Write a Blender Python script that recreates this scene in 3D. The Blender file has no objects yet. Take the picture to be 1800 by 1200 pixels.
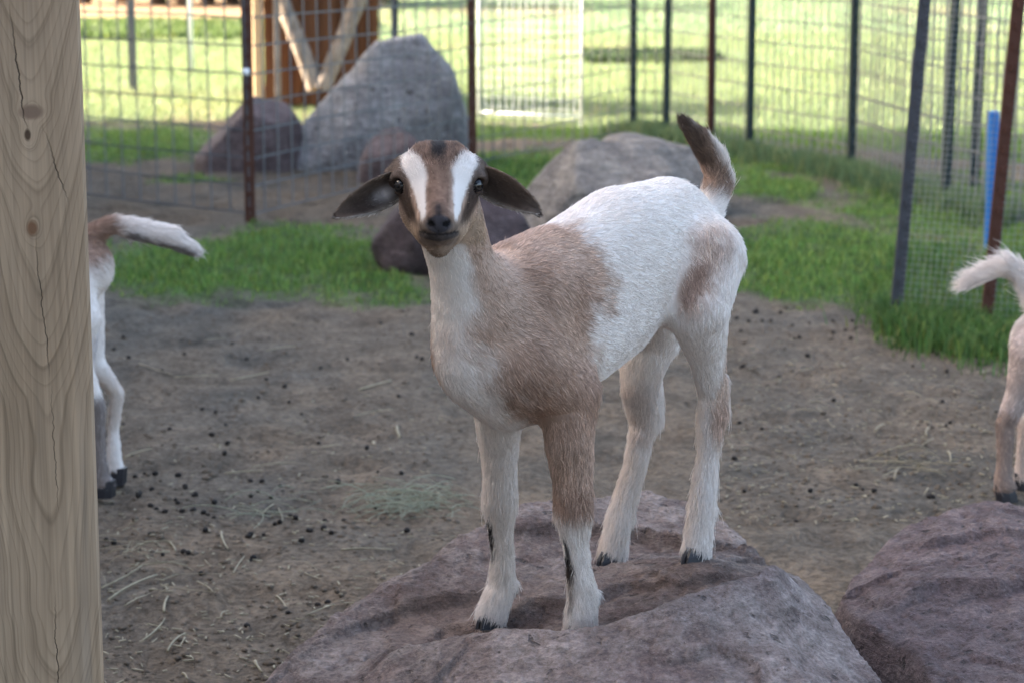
import bpy, math, random
import numpy as np
from mathutils import Vector

random.seed(7)
RNG = np.random.default_rng(11)
scene = bpy.context.scene
COL = scene.collection
rad = math.radians

# ---------------------------------------------------------------- camera, sky, sun, exposure
CAM_H, FPX, PITCH = 1.15, 4000.0, rad(11.0)
cam_data = bpy.data.cameras.new("camera")
cam_data.sensor_width = 36.0
cam_data.lens = 80.0
cam_data.clip_start = 0.05
cam_data.clip_end = 2000.0
cam_data.dof.use_dof = True
cam_data.dof.focus_distance = 2.86
cam_data.dof.aperture_fstop = 8.5
cam = bpy.data.objects.new("camera", cam_data)
cam.location = (0, 0, CAM_H)
cam.rotation_euler = (rad(90) - PITCH, 0, 0)
COL.objects.link(cam)
scene.camera = cam

SUN_EL = rad(24.0)
SUN_POS = Vector((-0.985, 0.17, 0)).normalized()      # horizontal direction towards the sun
world = bpy.data.worlds.new("World")
scene.world = world
world.use_nodes = True
wn = world.node_tree.nodes
wn.clear()
sky = wn.new("ShaderNodeTexSky")
sky.sky_type = 'NISHITA'
sky.sun_disc = False
sky.sun_elevation = SUN_EL
sky.sun_rotation = math.atan2(SUN_POS.x, SUN_POS.y)
sky.air_density = 1.0
sky.dust_density = 6.0
sky.ozone_density = 0.4
bg = wn.new("ShaderNodeBackground")
bg.inputs["Strength"].default_value = 0.085
wo = wn.new("ShaderNodeOutputWorld")
world.node_tree.links.new(sky.outputs[0], bg.inputs[0])
world.node_tree.links.new(bg.outputs[0], wo.inputs[0])

sun_data = bpy.data.lights.new("sun", 'SUN')
sun_data.energy = 2.25
sun_data.angle = rad(0.53)
sun_data.color = (1.0, 0.92, 0.8)
sun = bpy.data.objects.new("sun", sun_data)
sv = Vector((SUN_POS.x * math.cos(SUN_EL), SUN_POS.y * math.cos(SUN_EL), math.sin(SUN_EL)))
sun.rotation_euler = sv.to_track_quat('Z', 'Y').to_euler()
sun.location = (-8, 3, 9)
COL.objects.link(sun)

scene.view_settings.view_transform = 'Standard'
scene.view_settings.look = 'None'
scene.view_settings.gamma = 1.0
scene.view_settings.exposure = 3.6
scene.view_settings.use_curve_mapping = False
scene.cycles.max_bounces = 6
scene.cycles_curves.shape = 'RIBBONS'

# ---------------------------------------------------------------- geometry helpers
CP, SP = math.cos(PITCH), math.sin(PITCH)
CAMV = np.array([0, 0, CAM_H])


def ray(px, py):
    u, v = (px - 900) / FPX, -(py - 600) / FPX
    return np.array([u, CP + v * SP, -SP + v * CP])


def at(px, py, Y):                      # survey point at distance Y
    r = ray(px, py)
    return CAMV + r * (Y / r[1])


def gnd(px, py, z=0.0):                 # survey point on the ground
    r = ray(px, py)
    return CAMV + r * ((z - CAM_H) / r[2])


def survey(x, y, z=0.0):                # world -> survey grid (used only to plan the plots on the ground)
    dx, dy, dz = x, y, z - CAM_H
    d = dy * CP - dz * SP
    u = dy * SP + dz * CP
    return 900 + FPX * dx / d, 600 - FPX * u / d


def nrm(v):
    v = np.asarray(v, float)
    return v / (np.linalg.norm(v) + 1e-12)


def _hash(i, j, k, seed):
    n = (i * 374761393 + j * 668265263 + k * 2147483647 + seed * 1274126177) & 0xFFFFFFFF
    n = ((n ^ (n >> 13)) * 1274126177) & 0xFFFFFFFF
    n = n ^ (n >> 16)
    return (n & 0xFFFF) / 65535.0


def vnoise(p, seed=0):
    p = np.asarray(p, float)
    f = np.floor(p)
    t = p - f
    t = t * t * (3 - 2 * t)
    i, j, k = [f[..., a].astype(np.int64) for a in range(3)]
    r = 0
    for a in (0, 1):
        for b in (0, 1):
            for c in (0, 1):
                w = (t[..., 0] if a else 1 - t[..., 0]) * (t[..., 1] if b else 1 - t[..., 1]) * (t[..., 2] if c else 1 - t[..., 2])
                r = r + w * _hash(i + a, j + b, k + c, seed)
    return r * 2 - 1


def fbm(p, octv=4, seed=0, gain=0.5):
    p = np.asarray(p, float)
    a, s, tot = 1.0, 0, 0
    for o in range(octv):
        s = s + a * vnoise(p * (2.03 ** o) + o * 17.3, seed + o)
        tot += a
        a *= gain
    return s / tot


def sstep(a, b, x):
    t = np.clip((x - a) / (b - a), 0, 1)
    return t * t * (3 - 2 * t)


def tag(o, label=None, cat=None, group=None, kind=None):
    if label: o["label"] = label
    if cat: o["category"] = cat
    if group: o["group"] = group
    if kind: o["kind"] = kind
    return o


def empty(name, loc):
    o = bpy.data.objects.new(name, None)
    o.location = [float(c) for c in loc]
    o.empty_display_size = 0.05
    COL.objects.link(o)
    return o


def mesh_obj(name, verts, faces, mat, parent=None, origin=None, smooth=True, col=None):
    """one mesh object; verts in world space; faces an (n,3)/(n,4) array or list"""
    verts = np.asarray(verts, float)
    if parent is not None:
        p, off = parent, np.zeros(3)
        while p is not None:
            off += np.array(p.location)
            p = p.parent
        loc = None
    else:
        off = np.array(origin if origin is not None else (0, 0, 0), float)
        loc = off
    me = bpy.data.meshes.new(name)
    if isinstance(faces, np.ndarray):
        n, k = faces.shape
        me.vertices.add(len(verts))
        me.vertices.foreach_set("co", (verts - off).astype(np.float32).ravel())
        me.loops.add(n * k)
        me.loops.foreach_set("vertex_index", faces.astype(np.int32).ravel())
        me.polygons.add(n)
        me.polygons.foreach_set("loop_start", np.arange(0, n * k, k, dtype=np.int32))
        me.update(calc_edges=True)
        me.validate()
    else:
        me.from_pydata([tuple(v) for v in (verts - off)], [], faces)
        me.update()
    if smooth:
        me.polygons.foreach_set("use_smooth", np.ones(len(me.polygons), dtype=bool))
    if col is not None:
        c = np.ones((len(verts), 4), np.float32)
        c[:, :3] = col
        a = me.attributes.new("col", 'FLOAT_COLOR', 'POINT')
        a.data.foreach_set("color", c.ravel())
    if mat: me.materials.append(mat)
    o = bpy.data.objects.new(name, me)
    COL.objects.link(o)
    if parent is not None:
        o.parent = parent
    else:
        o.location = loc
    return o


def frame_of(d, up=(0, 0, 1)):
    d = nrm(d)
    if abs(np.dot(d, up)) > 0.95: up = (1, 0, 0)
    a = nrm(np.cross(up, d))
    b = np.cross(d, a)
    return d, a, b


class MB:
    """collects verts / faces"""
    def __init__(s):
        s.v, s.f, s.n = [], [], 0

    def add(s, v, f):
        s.v.append(np.asarray(v, float))
        s.f += [tuple(i + s.n for i in q) for q in f]
        s.n += len(v)

    def tube(s, pts, r, sides=6, cap=True):
        pts = [np.asarray(p, float) for p in pts]
        r = [r] * len(pts) if np.isscalar(r) else r
        vs = []
        for i, p in enumerate(pts):
            d = pts[min(i + 1, len(pts) - 1)] - pts[max(i - 1, 0)]
            _, a, b = frame_of(d)
            for k in range(sides):
                t = 2 * math.pi * k / sides
                vs.append(p + r[i] * (a * math.cos(t) + b * math.sin(t)))
        f = []
        for i in range(len(pts) - 1):
            for k in range(sides):
                k2 = (k + 1) % sides
                f.append((i * sides + k, i * sides + k2, (i + 1) * sides + k2, (i + 1) * sides + k))
        if cap:
            f.append(tuple(range(sides - 1, -1, -1)))
            f.append(tuple((len(pts) - 1) * sides + k for k in range(sides)))
        s.add(vs, f)

    def box(s, c, ax, ay, az, bev=0.0):
        c, ax, ay, az = [np.asarray(q, float) for q in (c, ax, ay, az)]
        if bev <= 0:
            vs = [c + sx * ax + sy * ay + sz * az for sx in (-1, 1) for sy in (-1, 1) for sz in (-1, 1)]
            s.add(vs, [(0, 1, 3, 2), (4, 6, 7, 5), (0, 4, 5, 1), (2, 3, 7, 6), (0, 2, 6, 4), (1, 5, 7, 3)])
            return
        lx, ly = np.linalg.norm(ax), np.linalg.norm(ay)     # chamfer the four long (az) edges
        bx, by = 1 - bev / lx, 1 - bev / ly
        ring = [(bx, 1), (1, by), (1, -by), (bx, -1), (-bx, -1), (-1, -by), (-1, by), (-bx, 1)]
        vs = [c + a * ax + b * ay + sz * az for sz in (-1, 1) for a, b in ring]
        f = [(k, k + 8, (k + 1) % 8 + 8, (k + 1) % 8) for k in range(8)]
        s.add(vs, f + [tuple(range(8)), tuple(range(15, 7, -1))])

    def build(s, name, mat, parent=None, origin=None, smooth=False, col=None):
        return mesh_obj(name, np.concatenate(s.v), s.f, mat, parent, origin, smooth, col)


def surface_nets(D, org, h):
    ins = D < 0
    n = np.array(D.shape) - 1
    cnt = np.zeros(n, np.int8)
    offs = [(a, b, c) for a in (0, 1) for b in (0, 1) for c in (0, 1)]
    sl = lambda o: tuple(slice(o[k], o[k] + n[k]) for k in range(3))
    for o in offs: cnt += ins[sl(o)]
    act = (cnt > 0) & (cnt < 8)
    I = np.argwhere(act)
    idx = -np.ones(n, np.int64)
    idx[act] = np.arange(len(I))
    acc = np.zeros((len(I), 3))
    num = np.zeros(len(I))
    for o in offs:
        for ax in range(3):
            if o[ax]: continue
            q = list(o); q[ax] = 1
            a = D[I[:, 0] + o[0], I[:, 1] + o[1], I[:, 2] + o[2]]
            b = D[I[:, 0] + q[0], I[:, 1] + q[1], I[:, 2] + q[2]]
            m = (a < 0) != (b < 0)
            t = np.where(m, a / np.where(m, a - b, 1), 0)
            p = np.tile(np.array(o, float), (len(I), 1))
            p[:, ax] += t
            acc[m] += p[m]
            num += m
    V = (I + acc / num[:, None]) * h + org
    faces = []
    for ax in range(3):
        b, c = (ax + 1) % 3, (ax + 2) % 3
        lo = [slice(1, -1)] * 3; lo[ax] = slice(0, -1)
        hi = [slice(1, -1)] * 3; hi[ax] = slice(1, None)
        A, B = ins[tuple(lo)], ins[tuple(hi)]
        E = np.argwhere(A != B)
        E[:, b] += 1; E[:, c] += 1
        sgn = ins[E[:, 0], E[:, 1], E[:, 2]]
        def cell(db, dc):
            J = E.copy(); J[:, b] -= db; J[:, c] -= dc
            return idx[J[:, 0], J[:, 1], J[:, 2]]
        q = np.stack([cell(1, 1), cell(0, 1), cell(0, 0), cell(1, 0)], 1)
        q[~sgn] = q[~sgn][:, ::-1]
        faces.append(q[(q >= 0).all(1)])
    return V, np.concatenate(faces)


def vert_normals(V, F):
    T = F if F.shape[1] == 3 else np.concatenate([F[:, [0, 1, 2]], F[:, [0, 2, 3]]])
    fn = np.cross(V[T[:, 1]] - V[T[:, 0]], V[T[:, 2]] - V[T[:, 0]])
    N = np.zeros_like(V)
    for k in range(3): np.add.at(N, T[:, k], fn)
    return N / (np.linalg.norm(N, axis=1, keepdims=True) + 1e-12)


def laplace(V, F, it=2, lam=0.5):
    E = np.concatenate([F[:, [0, 1]], F[:, [1, 2]], F[:, [2, 3]], F[:, [3, 0]]])
    for _ in range(it):
        S = np.zeros_like(V); c = np.zeros(len(V))
        np.add.at(S, E[:, 0], V[E[:, 1]]); np.add.at(S, E[:, 1], V[E[:, 0]])
        np.add.at(c, E[:, 0], 1); np.add.at(c, E[:, 1], 1)
        V = V + lam * (S / np.maximum(c, 1)[:, None] - V)
    return V


def smin(a, b, k):
    h = np.maximum(k - np.abs(a - b), 0) / k
    return np.minimum(a, b) - h * h * k * 0.25


def rcone(P, a, b, ra, rb, ax=None, q=1.0):
    """tapered capsule; optionally squashed to q of its size along ax"""
    if ax is not None and q != 1.0:
        mid = (a + b) / 2
        st = lambda X: X + ((X - mid) @ ax)[..., None] * ax * (1 / q - 1)
        P, a, b = st(P), st(a), st(b)
    ab = b - a
    L2 = ab @ ab + 1e-12
    t = np.clip(((P - a) @ ab) / L2, 0, 1)
    d = np.linalg.norm(P - a - t[..., None] * ab, axis=-1) - (ra + (rb - ra) * t)
    return d * (min(q, 1.0) if ax is not None else 1.0)


def ellip(P, c, R, rx, ry, rz):
    L = (P - c) @ R.T
    r = np.array([rx, ry, rz])
    k0 = np.linalg.norm(L / r, axis=-1)
    k1 = np.linalg.norm(L / (r * r), axis=-1) + 1e-9
    return k0 * (k0 - 1) / k1


# ---------------------------------------------------------------- node helpers / materials
class NT:
    def __init__(s, name):
        s.m = bpy.data.materials.new(name)
        s.m.use_nodes = True
        s.t = s.m.node_tree
        s.t.nodes.clear()
        s.out = s.t.nodes.new("ShaderNodeOutputMaterial")
        s.b = s.t.nodes.new("ShaderNodeBsdfPrincipled")
        s.t.links.new(s.b.outputs[0], s.out.inputs[0])

    def put(s, sock, v):
        if isinstance(v, (int, float)): sock.default_value = v
        elif isinstance(v, (tuple, list)):
            sock.default_value = tuple(v) + ((1.0,) if len(v) == 3 and len(sock.default_value) == 4 else ())
        else: s.t.links.new(v, sock)

    def math(s, op, a, b=0.0, c=None, clamp=False):
        n = s.t.nodes.new("ShaderNodeMath"); n.operation = op; n.use_clamp = clamp
        s.put(n.inputs[0], a); s.put(n.inputs[1], b)
        if c is not None: s.put(n.inputs[2], c)
        return n.outputs[0]

    def coord(s, which="Object"):
        return s.t.nodes.new("ShaderNodeTexCoord").outputs[which]

    def mapping(s, vec, scale=(1, 1, 1), loc=(0, 0, 0)):
        n = s.t.nodes.new("ShaderNodeMapping")
        s.put(n.inputs[0], vec); n.inputs["Location"].default_value = loc; n.inputs["Scale"].default_value = scale
        return n.outputs[0]

    def noise(s, vec, scale, detail=4, rough=0.55, dist=0.0, col=False):
        n = s.t.nodes.new("ShaderNodeTexNoise")
        s.put(n.inputs["Vector"], vec); n.inputs["Scale"].default_value = scale
        n.inputs["Detail"].default_value = detail; n.inputs["Roughness"].default_value = rough
        n.inputs["Distortion"].default_value = dist
        return n.outputs["Color" if col else "Fac"]

    def voro(s, vec, scale, feature='F1', out="Distance"):
        n = s.t.nodes.new("ShaderNodeTexVoronoi"); n.feature = feature
        s.put(n.inputs["Vector"], vec); n.inputs["Scale"].default_value = scale
        return n.outputs[out]

    def ramp(s, fac, stops, interp='LINEAR'):
        n = s.t.nodes.new("ShaderNodeValToRGB"); n.color_ramp.interpolation = interp
        e = n.color_ramp.elements
        while len(e) < len(stops): e.new(0.5)
        for i, (p, c) in enumerate(stops):
            e[i].position = p
            e[i].color = tuple(c) + (1,) if not isinstance(c, (int, float)) else (c, c, c, 1)
        s.put(n.inputs[0], fac)
        return n.outputs[0]

    def mix(s, fac, a, b, mode='MIX'):
        n = s.t.nodes.new("ShaderNodeMix"); n.data_type = 'RGBA'; n.blend_type = mode
        s.put(n.inputs[0], fac); s.put(n.inputs[6], a); s.put(n.inputs[7], b)
        return n.outputs[2]

    def sep(s, vec):
        n = s.t.nodes.new("ShaderNodeSeparateXYZ"); s.put(n.inputs[0], vec)
        return n.outputs

    def comb(s, x, y, z):
        n = s.t.nodes.new("ShaderNodeCombineXYZ")
        for i, q in enumerate((x, y, z)): s.put(n.inputs[i], q)
        return n.outputs[0]

    def attr(s, name, out="Color"):
        n = s.t.nodes.new("ShaderNodeAttribute"); n.attribute_name = name
        return n.outputs[out]

    def bump(s, h, strength=0.5, dist=0.01):
        n = s.t.nodes.new("ShaderNodeBump")
        n.inputs["Strength"].default_value = strength; n.inputs["Distance"].default_value = dist
        s.put(n.inputs["Height"], h)
        s.t.links.new(n.outputs[0], s.b.inputs["Normal"])

    def done(s, color, rough=0.8, spec=0.3, metal=0.0):
        s.put(s.b.inputs["Base Color"], color)
        s.put(s.b.inputs["Roughness"], rough)
        s.b.inputs["Specular IOR Level"].default_value = spec
        s.b.inputs["Metallic"].default_value = metal
        return s.m


def mat_attr(name, rough=0.75, spec=0.2, transl=0.0, vary=0.0):
    n = NT(name)
    c = n.attr("col")
    if vary:
        k = n.noise(n.coord(), 40, 3)
        c = n.mix(vary, c, n.ramp(k, [(0.3, 0.35), (0.7, 1.0)]), 'MULTIPLY')
    m = n.done(c, rough, spec)
    if transl:
        tr = n.t.nodes.new("ShaderNodeBsdfTranslucent"); mx = n.t.nodes.new("ShaderNodeMixShader")
        n.put(tr.inputs[0], c); mx.inputs[0].default_value = transl
        n.t.links.new(n.b.outputs[0], mx.inputs[1]); n.t.links.new(tr.outputs[0], mx.inputs[2])
        n.t.links.new(mx.outputs[0], n.out.inputs[0])
    return m


def mat_plain(name, c, rough=0.6, spec=0.3, metal=0.0, vary=0.35, scale=30):
    n = NT(name)
    k = n.noise(n.coord(), scale, 5, 0.6)
    col = n.mix(n.math('MULTIPLY', k, vary * 1.6), c, tuple(q * 0.35 for q in c))
    n.bump(k, 0.2, 0.003)
    return n.done(col, rough, spec, metal)


def mat_rock(name, c1, c2, c3, scale=1.0, tint=False):
    n = NT(name)
    p = n.coord()
    big = n.noise(p, 5 * scale, 5, 0.6, 0.6)
    mid = n.noise(p, 22 * scale, 6, 0.65)
    st = n.noise(n.mapping(p, (1, 1, 5)), 16 * scale, 6, 0.7, 0.8)
    fine = n.noise(p, 130 * scale, 4, 0.7)
    spk = n.voro(p, 210 * scale)
    c = n.mix(n.ramp(big, [(0.38, 0), (0.62, 1)]), c1, c2)
    c = n.mix(n.math('MULTIPLY', n.ramp(mid, [(0.45, 0), (0.68, 1)]), 0.75), c, c3)
    c = n.mix(0.55, c, n.ramp(fine, [(0.32, 0.25), (0.5, 0.95), (0.68, 1.6)]), 'MULTIPLY')
    c = n.mix(0.6, c, n.ramp(st, [(0.32, 0.4), (0.62, 1.2)]), 'MULTIPLY')
    c = n.mix(n.ramp(spk, [(0.0, 0.28), (0.3, 0.0)]), c, (0.34, 0.30, 0.30))
    if tint: c = n.mix(1.0, c, n.attr("col"), 'MULTIPLY')          # multiplied by the per-vertex tint
    pits = n.ramp(n.noise(p, 48 * scale, 3, 0.6), [(0.28, 1), (0.36, 0)])
    c = n.mix(n.math('MULTIPLY', pits, 0.7), c, (0.04, 0.032, 0.03))
    hgt = n.math('ADD', n.math('MULTIPLY', mid, 0.6), n.math('ADD', n.math('MULTIPLY', fine, 0.28), n.math('MULTIPLY', st, 0.4)))
    n.bump(n.math('SUBTRACT', hgt, n.math('MULTIPLY', pits, 0.25)), 1.0, 0.022 / scale)
    return n.done(c, 0.85, 0.25)


# ================================================================= SETTING: ground
def grass_plan(px, py, x, y):
    """how grassy a spot of ground is (0 bare dirt .. 1 turf)"""
    nz = fbm(np.stack([x * 1.7, y * 1.2, 0 * x], -1), 4, 3)
    nf = fbm(np.stack([x * 7, y * 5, 0 * x], -1), 3, 9)
    e = lambda cx, cy, rx, ry: 1 - np.sqrt(((px - cx) / rx) ** 2 + ((py - cy) / ry) ** 2)
    m = np.full(px.shape, -1.0)
    for a in ((500, 465, 300, 82), (330, 470, 190, 68), (640, 510, 160, 45), (900, 470, 300, 55), (1180, 460, 260, 70),
              (1430, 455, 210, 80), (1560, 470, 160, 75), (1700, 540, 190, 90), (1830, 500, 200, 130),
              (250, 255, 180, 38), (900, 315, 110, 26), (1360, 330, 120, 26), (980, 240, 260, 18), (1330, 290, 180, 24),
              (330, 312, 80, 9), (1700, 360, 260, 60), (1560, 335, 130, 22), (90, 450, 150, 60), (1000, 420, 200, 30), (1900, 420, 250, 120), (1000, 300, 300, 40)):
        m = np.maximum(m, np.minimum(e(*a) * 1.5, 0.85))
    thr = np.interp(px, [0, 900, 1200, 1400, 1800], [226, 230, 250, 268, 300])
    lawn = sstep(thr, thr - 22, py) * 2 - 1
    m = np.maximum(m, lawn * 1.0)
    return m + nz * 0.7 + nf * 0.6


def ground_color(px, py, x, y):
    g = sstep(-0.1, 0.75, grass_plan(px, py, x, y))
    n1 = fbm(np.stack([x * 0.9, y * 0.6, 0 * x], -1), 4, 21)[:, None]
    n2 = fbm(np.stack([x * 6, y * 4, 0 * x], -1), 3, 22)[:, None]
    dirt = np.array([0.150, 0.119, 0.089]) * (1 + 0.22 * n1 + 0.15 * n2) + np.array([0.018, 0.002, -0.008]) * np.clip(n2 + n1, -1, 1)
    path = (sstep(235, 250, py) * sstep(400, 380, py))[:, None]
    dirt = dirt * (1 - 0.22 * path * sstep(800, 600, px)[:, None])
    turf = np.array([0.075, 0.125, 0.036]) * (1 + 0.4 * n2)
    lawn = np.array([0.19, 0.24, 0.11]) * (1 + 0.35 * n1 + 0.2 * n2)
    far = sstep(275, 205, py)[:, None]                                  # drier lawn, its colour also brightened where the sun falls
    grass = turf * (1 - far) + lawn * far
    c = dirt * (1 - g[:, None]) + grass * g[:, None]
    wob = (n1[:, 0] * 9 + n2[:, 0] * 4)
    tan = np.array([0.40, 0.28, 0.15])
    band = lambda a, b, s=5: (sstep(a - s, a + s, py + wob) * sstep(b + s, b - s, py + wob))[:, None]
    left = sstep(760, 640, px)[:, None]
    lf = np.clip(band(185, 214, 9) * (0.3 + 0.9 * np.clip(n2 + .4, 0, 1)) * (left * sstep(230, 330, px)[:, None] + (1 - left) * sstep(1200, 1000, px)[:, None] * 0.9), 0, 1)
    c = c * (1 - 0.8 * lf) + tan * 0.8 * lf
    t = np.clip(band(160, 172, 4) * left * 0.55, 0, 1)
    c = c * (1 - t) + np.array([0.25, 0.17, 0.09]) * t
    t = band(-5, 40) * left                                             # dry stubble
    c = c * (1 - t) + np.array([0.42, 0.27, 0.16]) * t
    rt = 1 - left
    t = sstep(120, 105, py + wob)[:, None] * rt                          # pale crop
    c = c * (1 - t) + np.array([0.19, 0.26, 0.13]) * t
    t = np.clip(band(74, 86, 4) * rt * sstep(1230, 1130, px)[:, None] + band(20, 28, 3) * rt + 0.5 * band(55, 60, 3) * rt, 0, 1)
    c = c * (1 - t) + np.array([0.36, 0.25, 0.14]) * t
    t = band(112, 128, 4) * rt * sstep(1150, 1300, px)[:, None] * 0.5
    c = c * (1 - t) + np.array([0.12, 0.15, 0.06]) * t
    return np.clip(c, 0.01, 0.9)


def axis_lines(lo, hi, step, far_lo, far_hi):
    mid = list(np.arange(lo, hi + step / 2, step))
    out, s, v = [], step, hi
    while v < far_hi:
        s *= 1.18; v += s; out.append(min(v, far_hi))
    low, s, v = [], step, lo
    while v > far_lo:
        s *= 1.18; v -= s; low.append(max(v, far_lo))
    return np.array(low[::-1] + mid + out)


def ground_z(x, y):
    amp = sstep(30, 14, y) * sstep(-12, 1, y)
    z = 0.016 * fbm(np.stack([x * 1.3, y * 1.3, 0 * x], -1), 3, 41) + 0.012 * fbm(np.stack([x * 6, y * 6, 0 * x], -1), 4, 42) - 0.014 * sstep(0.15, 0.5, fbm(np.stack([x * 9, y * 9, 0 * x + 3], -1), 2, 43)) + 0.005 * fbm(np.stack([x * 22, y * 22, 0 * x], -1), 2, 44)
    return z * amp + 0.0


gx = axis_lines(-3.2, 3.2, 0.025, -500, 500)
gy = axis_lines(2.2, 12.0, 0.025, -300, 900)
GX, GY = np.meshgrid(gx, gy)
gv = np.stack([GX.ravel(), GY.ravel(), ground_z(GX.ravel(), GY.ravel())], -1)
nxg, nyg = len(gx), len(gy)
ii = (np.arange(nyg - 1)[:, None] * nxg + np.arange(nxg - 1)[None, :]).ravel()
gf = np.stack([ii, ii + 1, ii + nxg + 1, ii + nxg], 1)
ysafe = np.maximum(gv[:, 1], 1.2)
gpx, gpy = survey(gv[:, 0], ysafe)
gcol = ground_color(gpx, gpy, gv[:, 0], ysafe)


def mat_ground():
    n = NT("trodden_earth")
    p = n.coord()
    c = n.attr("col")
    a = n.noise(p, 9, 6, 0.65)
    b = n.noise(p, 60, 5, 0.7)
    f = n.noise(n.mapping(p, (1, 1.6, 1)), 230, 3, 0.7)
    c = n.mix(0.8, c, n.ramp(a, [(0.3, 0.5), (0.68, 1.3)]), 'MULTIPLY')
    c = n.mix(0.85, c, n.ramp(b, [(0.33, 0.4), (0.52, 1.0), (0.75, 1.5)]), 'MULTIPLY')
    c = n.mix(0.5, c, n.ramp(f, [(0.3, 0.5), (0.7, 1.4)]), 'MULTIPLY')
    clod = n.voro(p, 45)
    n.bump(n.math('ADD', n.math('ADD', n.math('MULTIPLY', a, 0.7), n.math('MULTIPLY', b, 0.5)), n.math('MULTIPLY', clod, 0.25)), 1.0, 0.035)
    return n.done(c, 0.95, 0.1)


M_GROUND = mat_ground()
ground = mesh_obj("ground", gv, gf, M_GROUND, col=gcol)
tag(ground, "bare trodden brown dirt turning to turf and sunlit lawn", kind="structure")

# ================================================================= SETTING: grass, crop (stuff)
M_BLADE = mat_attr("grass_blades", 0.6, 0.25, 0.35)


def blades(name, pts, hgt, wid, col, label, cat="grass", lean=0.5, seg=2, parent=None):
    n = len(pts)
    th = RNG.uniform(0, 2 * np.pi, n)
    side = np.stack([np.cos(th), np.sin(th), 0 * th], -1)
    la = RNG.uniform(0, 2 * np.pi, n)
    ld = np.stack([np.cos(la), np.sin(la), 0 * la], -1) * (RNG.uniform(0.1, 1, n) * lean)[:, None]
    up = np.array([0, 0, 1.0])
    h, w = hgt[:, None], wid[:, None]
    b0, b1 = pts - side * w, pts + side * w
    m = pts + up * h * 0.55 + ld * h * 0.25
    m0, m1 = m - side * w * 0.75, m + side * w * 0.75
    t = pts + up * h * (0.97 - 0.25 * lean) + ld * h * 0.9
    if seg == 2:
        V = np.stack([b0, b1, m1, m0, t], 1).reshape(-1, 3)
        base = np.arange(n)[:, None] * 5
        F = np.concatenate([base + [0, 1, 2], base + [0, 2, 3], base + [3, 2, 4]])
        C = np.repeat(col, 5, 0)
    else:
        V = np.stack([b0, b1, t], 1).reshape(-1, 3)
        F = np.arange(n)[:, None] * 3 + np.array([[0, 1, 2]])
        C = np.repeat(col, 3, 0)
    o = mesh_obj(name, V, F, M_BLADE, parent=parent, smooth=False, col=C)
    return tag(o, label, cat, kind="stuff")


def scatter_px(n, x0, x1, y0, y1, keep):
    """random ground spots in a plot, even per square metre"""
    a, b = gnd(x0, y1), gnd(x1, y0)
    Y = RNG.uniform(a[1], b[1], n)
    half0, half1 = (x0 - 900) / FPX, (x1 - 900) / FPX
    X = RNG.uniform(min(half0 * a[1], half0 * b[1]), max(half1 * a[1], half1 * b[1]), n)
    px, py = survey(X, Y)
    k = keep(px, py, X, Y)
    X, Y = X[k], Y[k]
    return np.stack([X, Y, ground_z(X, Y) - 0.003], -1), px[k], py[k]


def shade_cols(n, base, var=0.35, yellow=0.12):
    c = np.tile(np.array(base), (n, 1)) * RNG.uniform(1 - var, 1 + var, (n, 1))
    c += np.array([0.10, 0.07, 0.015]) * (RNG.random((n, 1)) < yellow) * RNG.uniform(0.3, 1.2, (n, 1))
    return c


keep_near = lambda px, py, X, Y: (grass_plan(px, py, X, Y) > RNG.uniform(0.02, 1.15, len(px))) & (py > 225)
pts, px_, py_ = scatter_px(300000, -60, 1900, 228, 640, keep_near)
hg = RNG.uniform(0.012, 0.036, len(pts)) * (0.8 + 0.6 * np.clip(grass_plan(px_, py_, pts[:, 0], pts[:, 1]), 0, 1))
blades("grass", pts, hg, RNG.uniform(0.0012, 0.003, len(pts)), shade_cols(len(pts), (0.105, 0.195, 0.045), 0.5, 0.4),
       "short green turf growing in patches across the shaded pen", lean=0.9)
pts, px_, py_ = scatter_px(120000, -80, 1900, 60, 232, lambda px, py, X, Y: (grass_plan(px, py, X, Y) > RNG.uniform(-0.1, 0.7, len(px))) & ~((px < 700) & (py < 72)))
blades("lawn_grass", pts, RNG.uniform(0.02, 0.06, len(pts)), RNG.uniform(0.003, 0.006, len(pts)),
       shade_cols(len(pts), (0.195, 0.25, 0.115), 0.3, 0.22), "pale sunlit lawn grass beyond the wire fences", seg=1)  # paler than the pen's blades, sunlight put into the colour
# taller tufts along the foot of the right-hand fences
tp = []
for (cx, cy, rx, ry, n) in ((1585, 572, 40, 22, 1500), (1640, 585, 60, 30, 2600), (1715, 600, 60, 32, 2600), (1770, 610, 60, 35, 1800), (1660, 540, 110, 40, 3800),
                            (1760, 520, 90, 60, 3000), (1640, 480, 70, 40, 1500)):
    a = RNG.normal(0, 0.55, (int(n * 0.8), 2))
    tp.append(np.array([gnd(cx + i * rx, cy + j * ry) for i, j in a]))
tp = np.concatenate(tp)
blades("tall_grass", tp, RNG.uniform(0.03, 0.12, len(tp)) * RNG.uniform(0.4, 1.0, len(tp)), RNG.uniform(0.0012, 0.0028, len(tp)),
       shade_cols(len(tp), (0.06, 0.125, 0.03), 0.5, 0.2), "tall uncut grass around the foot of the fine mesh fence", lean=0.8)
line = [(1090, 236), (1170, 243), (1318, 275), (1495, 308), (1665, 365), (1800, 395)]
tp = []
for (p0, p1) in zip(line[:-1], line[1:]):
    a, b = gnd(*p0), gnd(*p1)
    t = RNG.random((2600, 1))
    tp.append(a + (b - a) * t + RNG.normal(0, 0.09, (2600, 1)) * np.array([[0.6, 0.8, 0]]))
tp = np.concatenate(tp)
blades("fence_grass", tp, RNG.uniform(0.02, 0.11, len(tp)), RNG.uniform(0.002, 0.004, len(tp)),
       shade_cols(len(tp), (0.095, 0.15, 0.07), 0.35, 0.2), "grey-green uncut grass along the green steel posts", lean=0.7)
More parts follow.
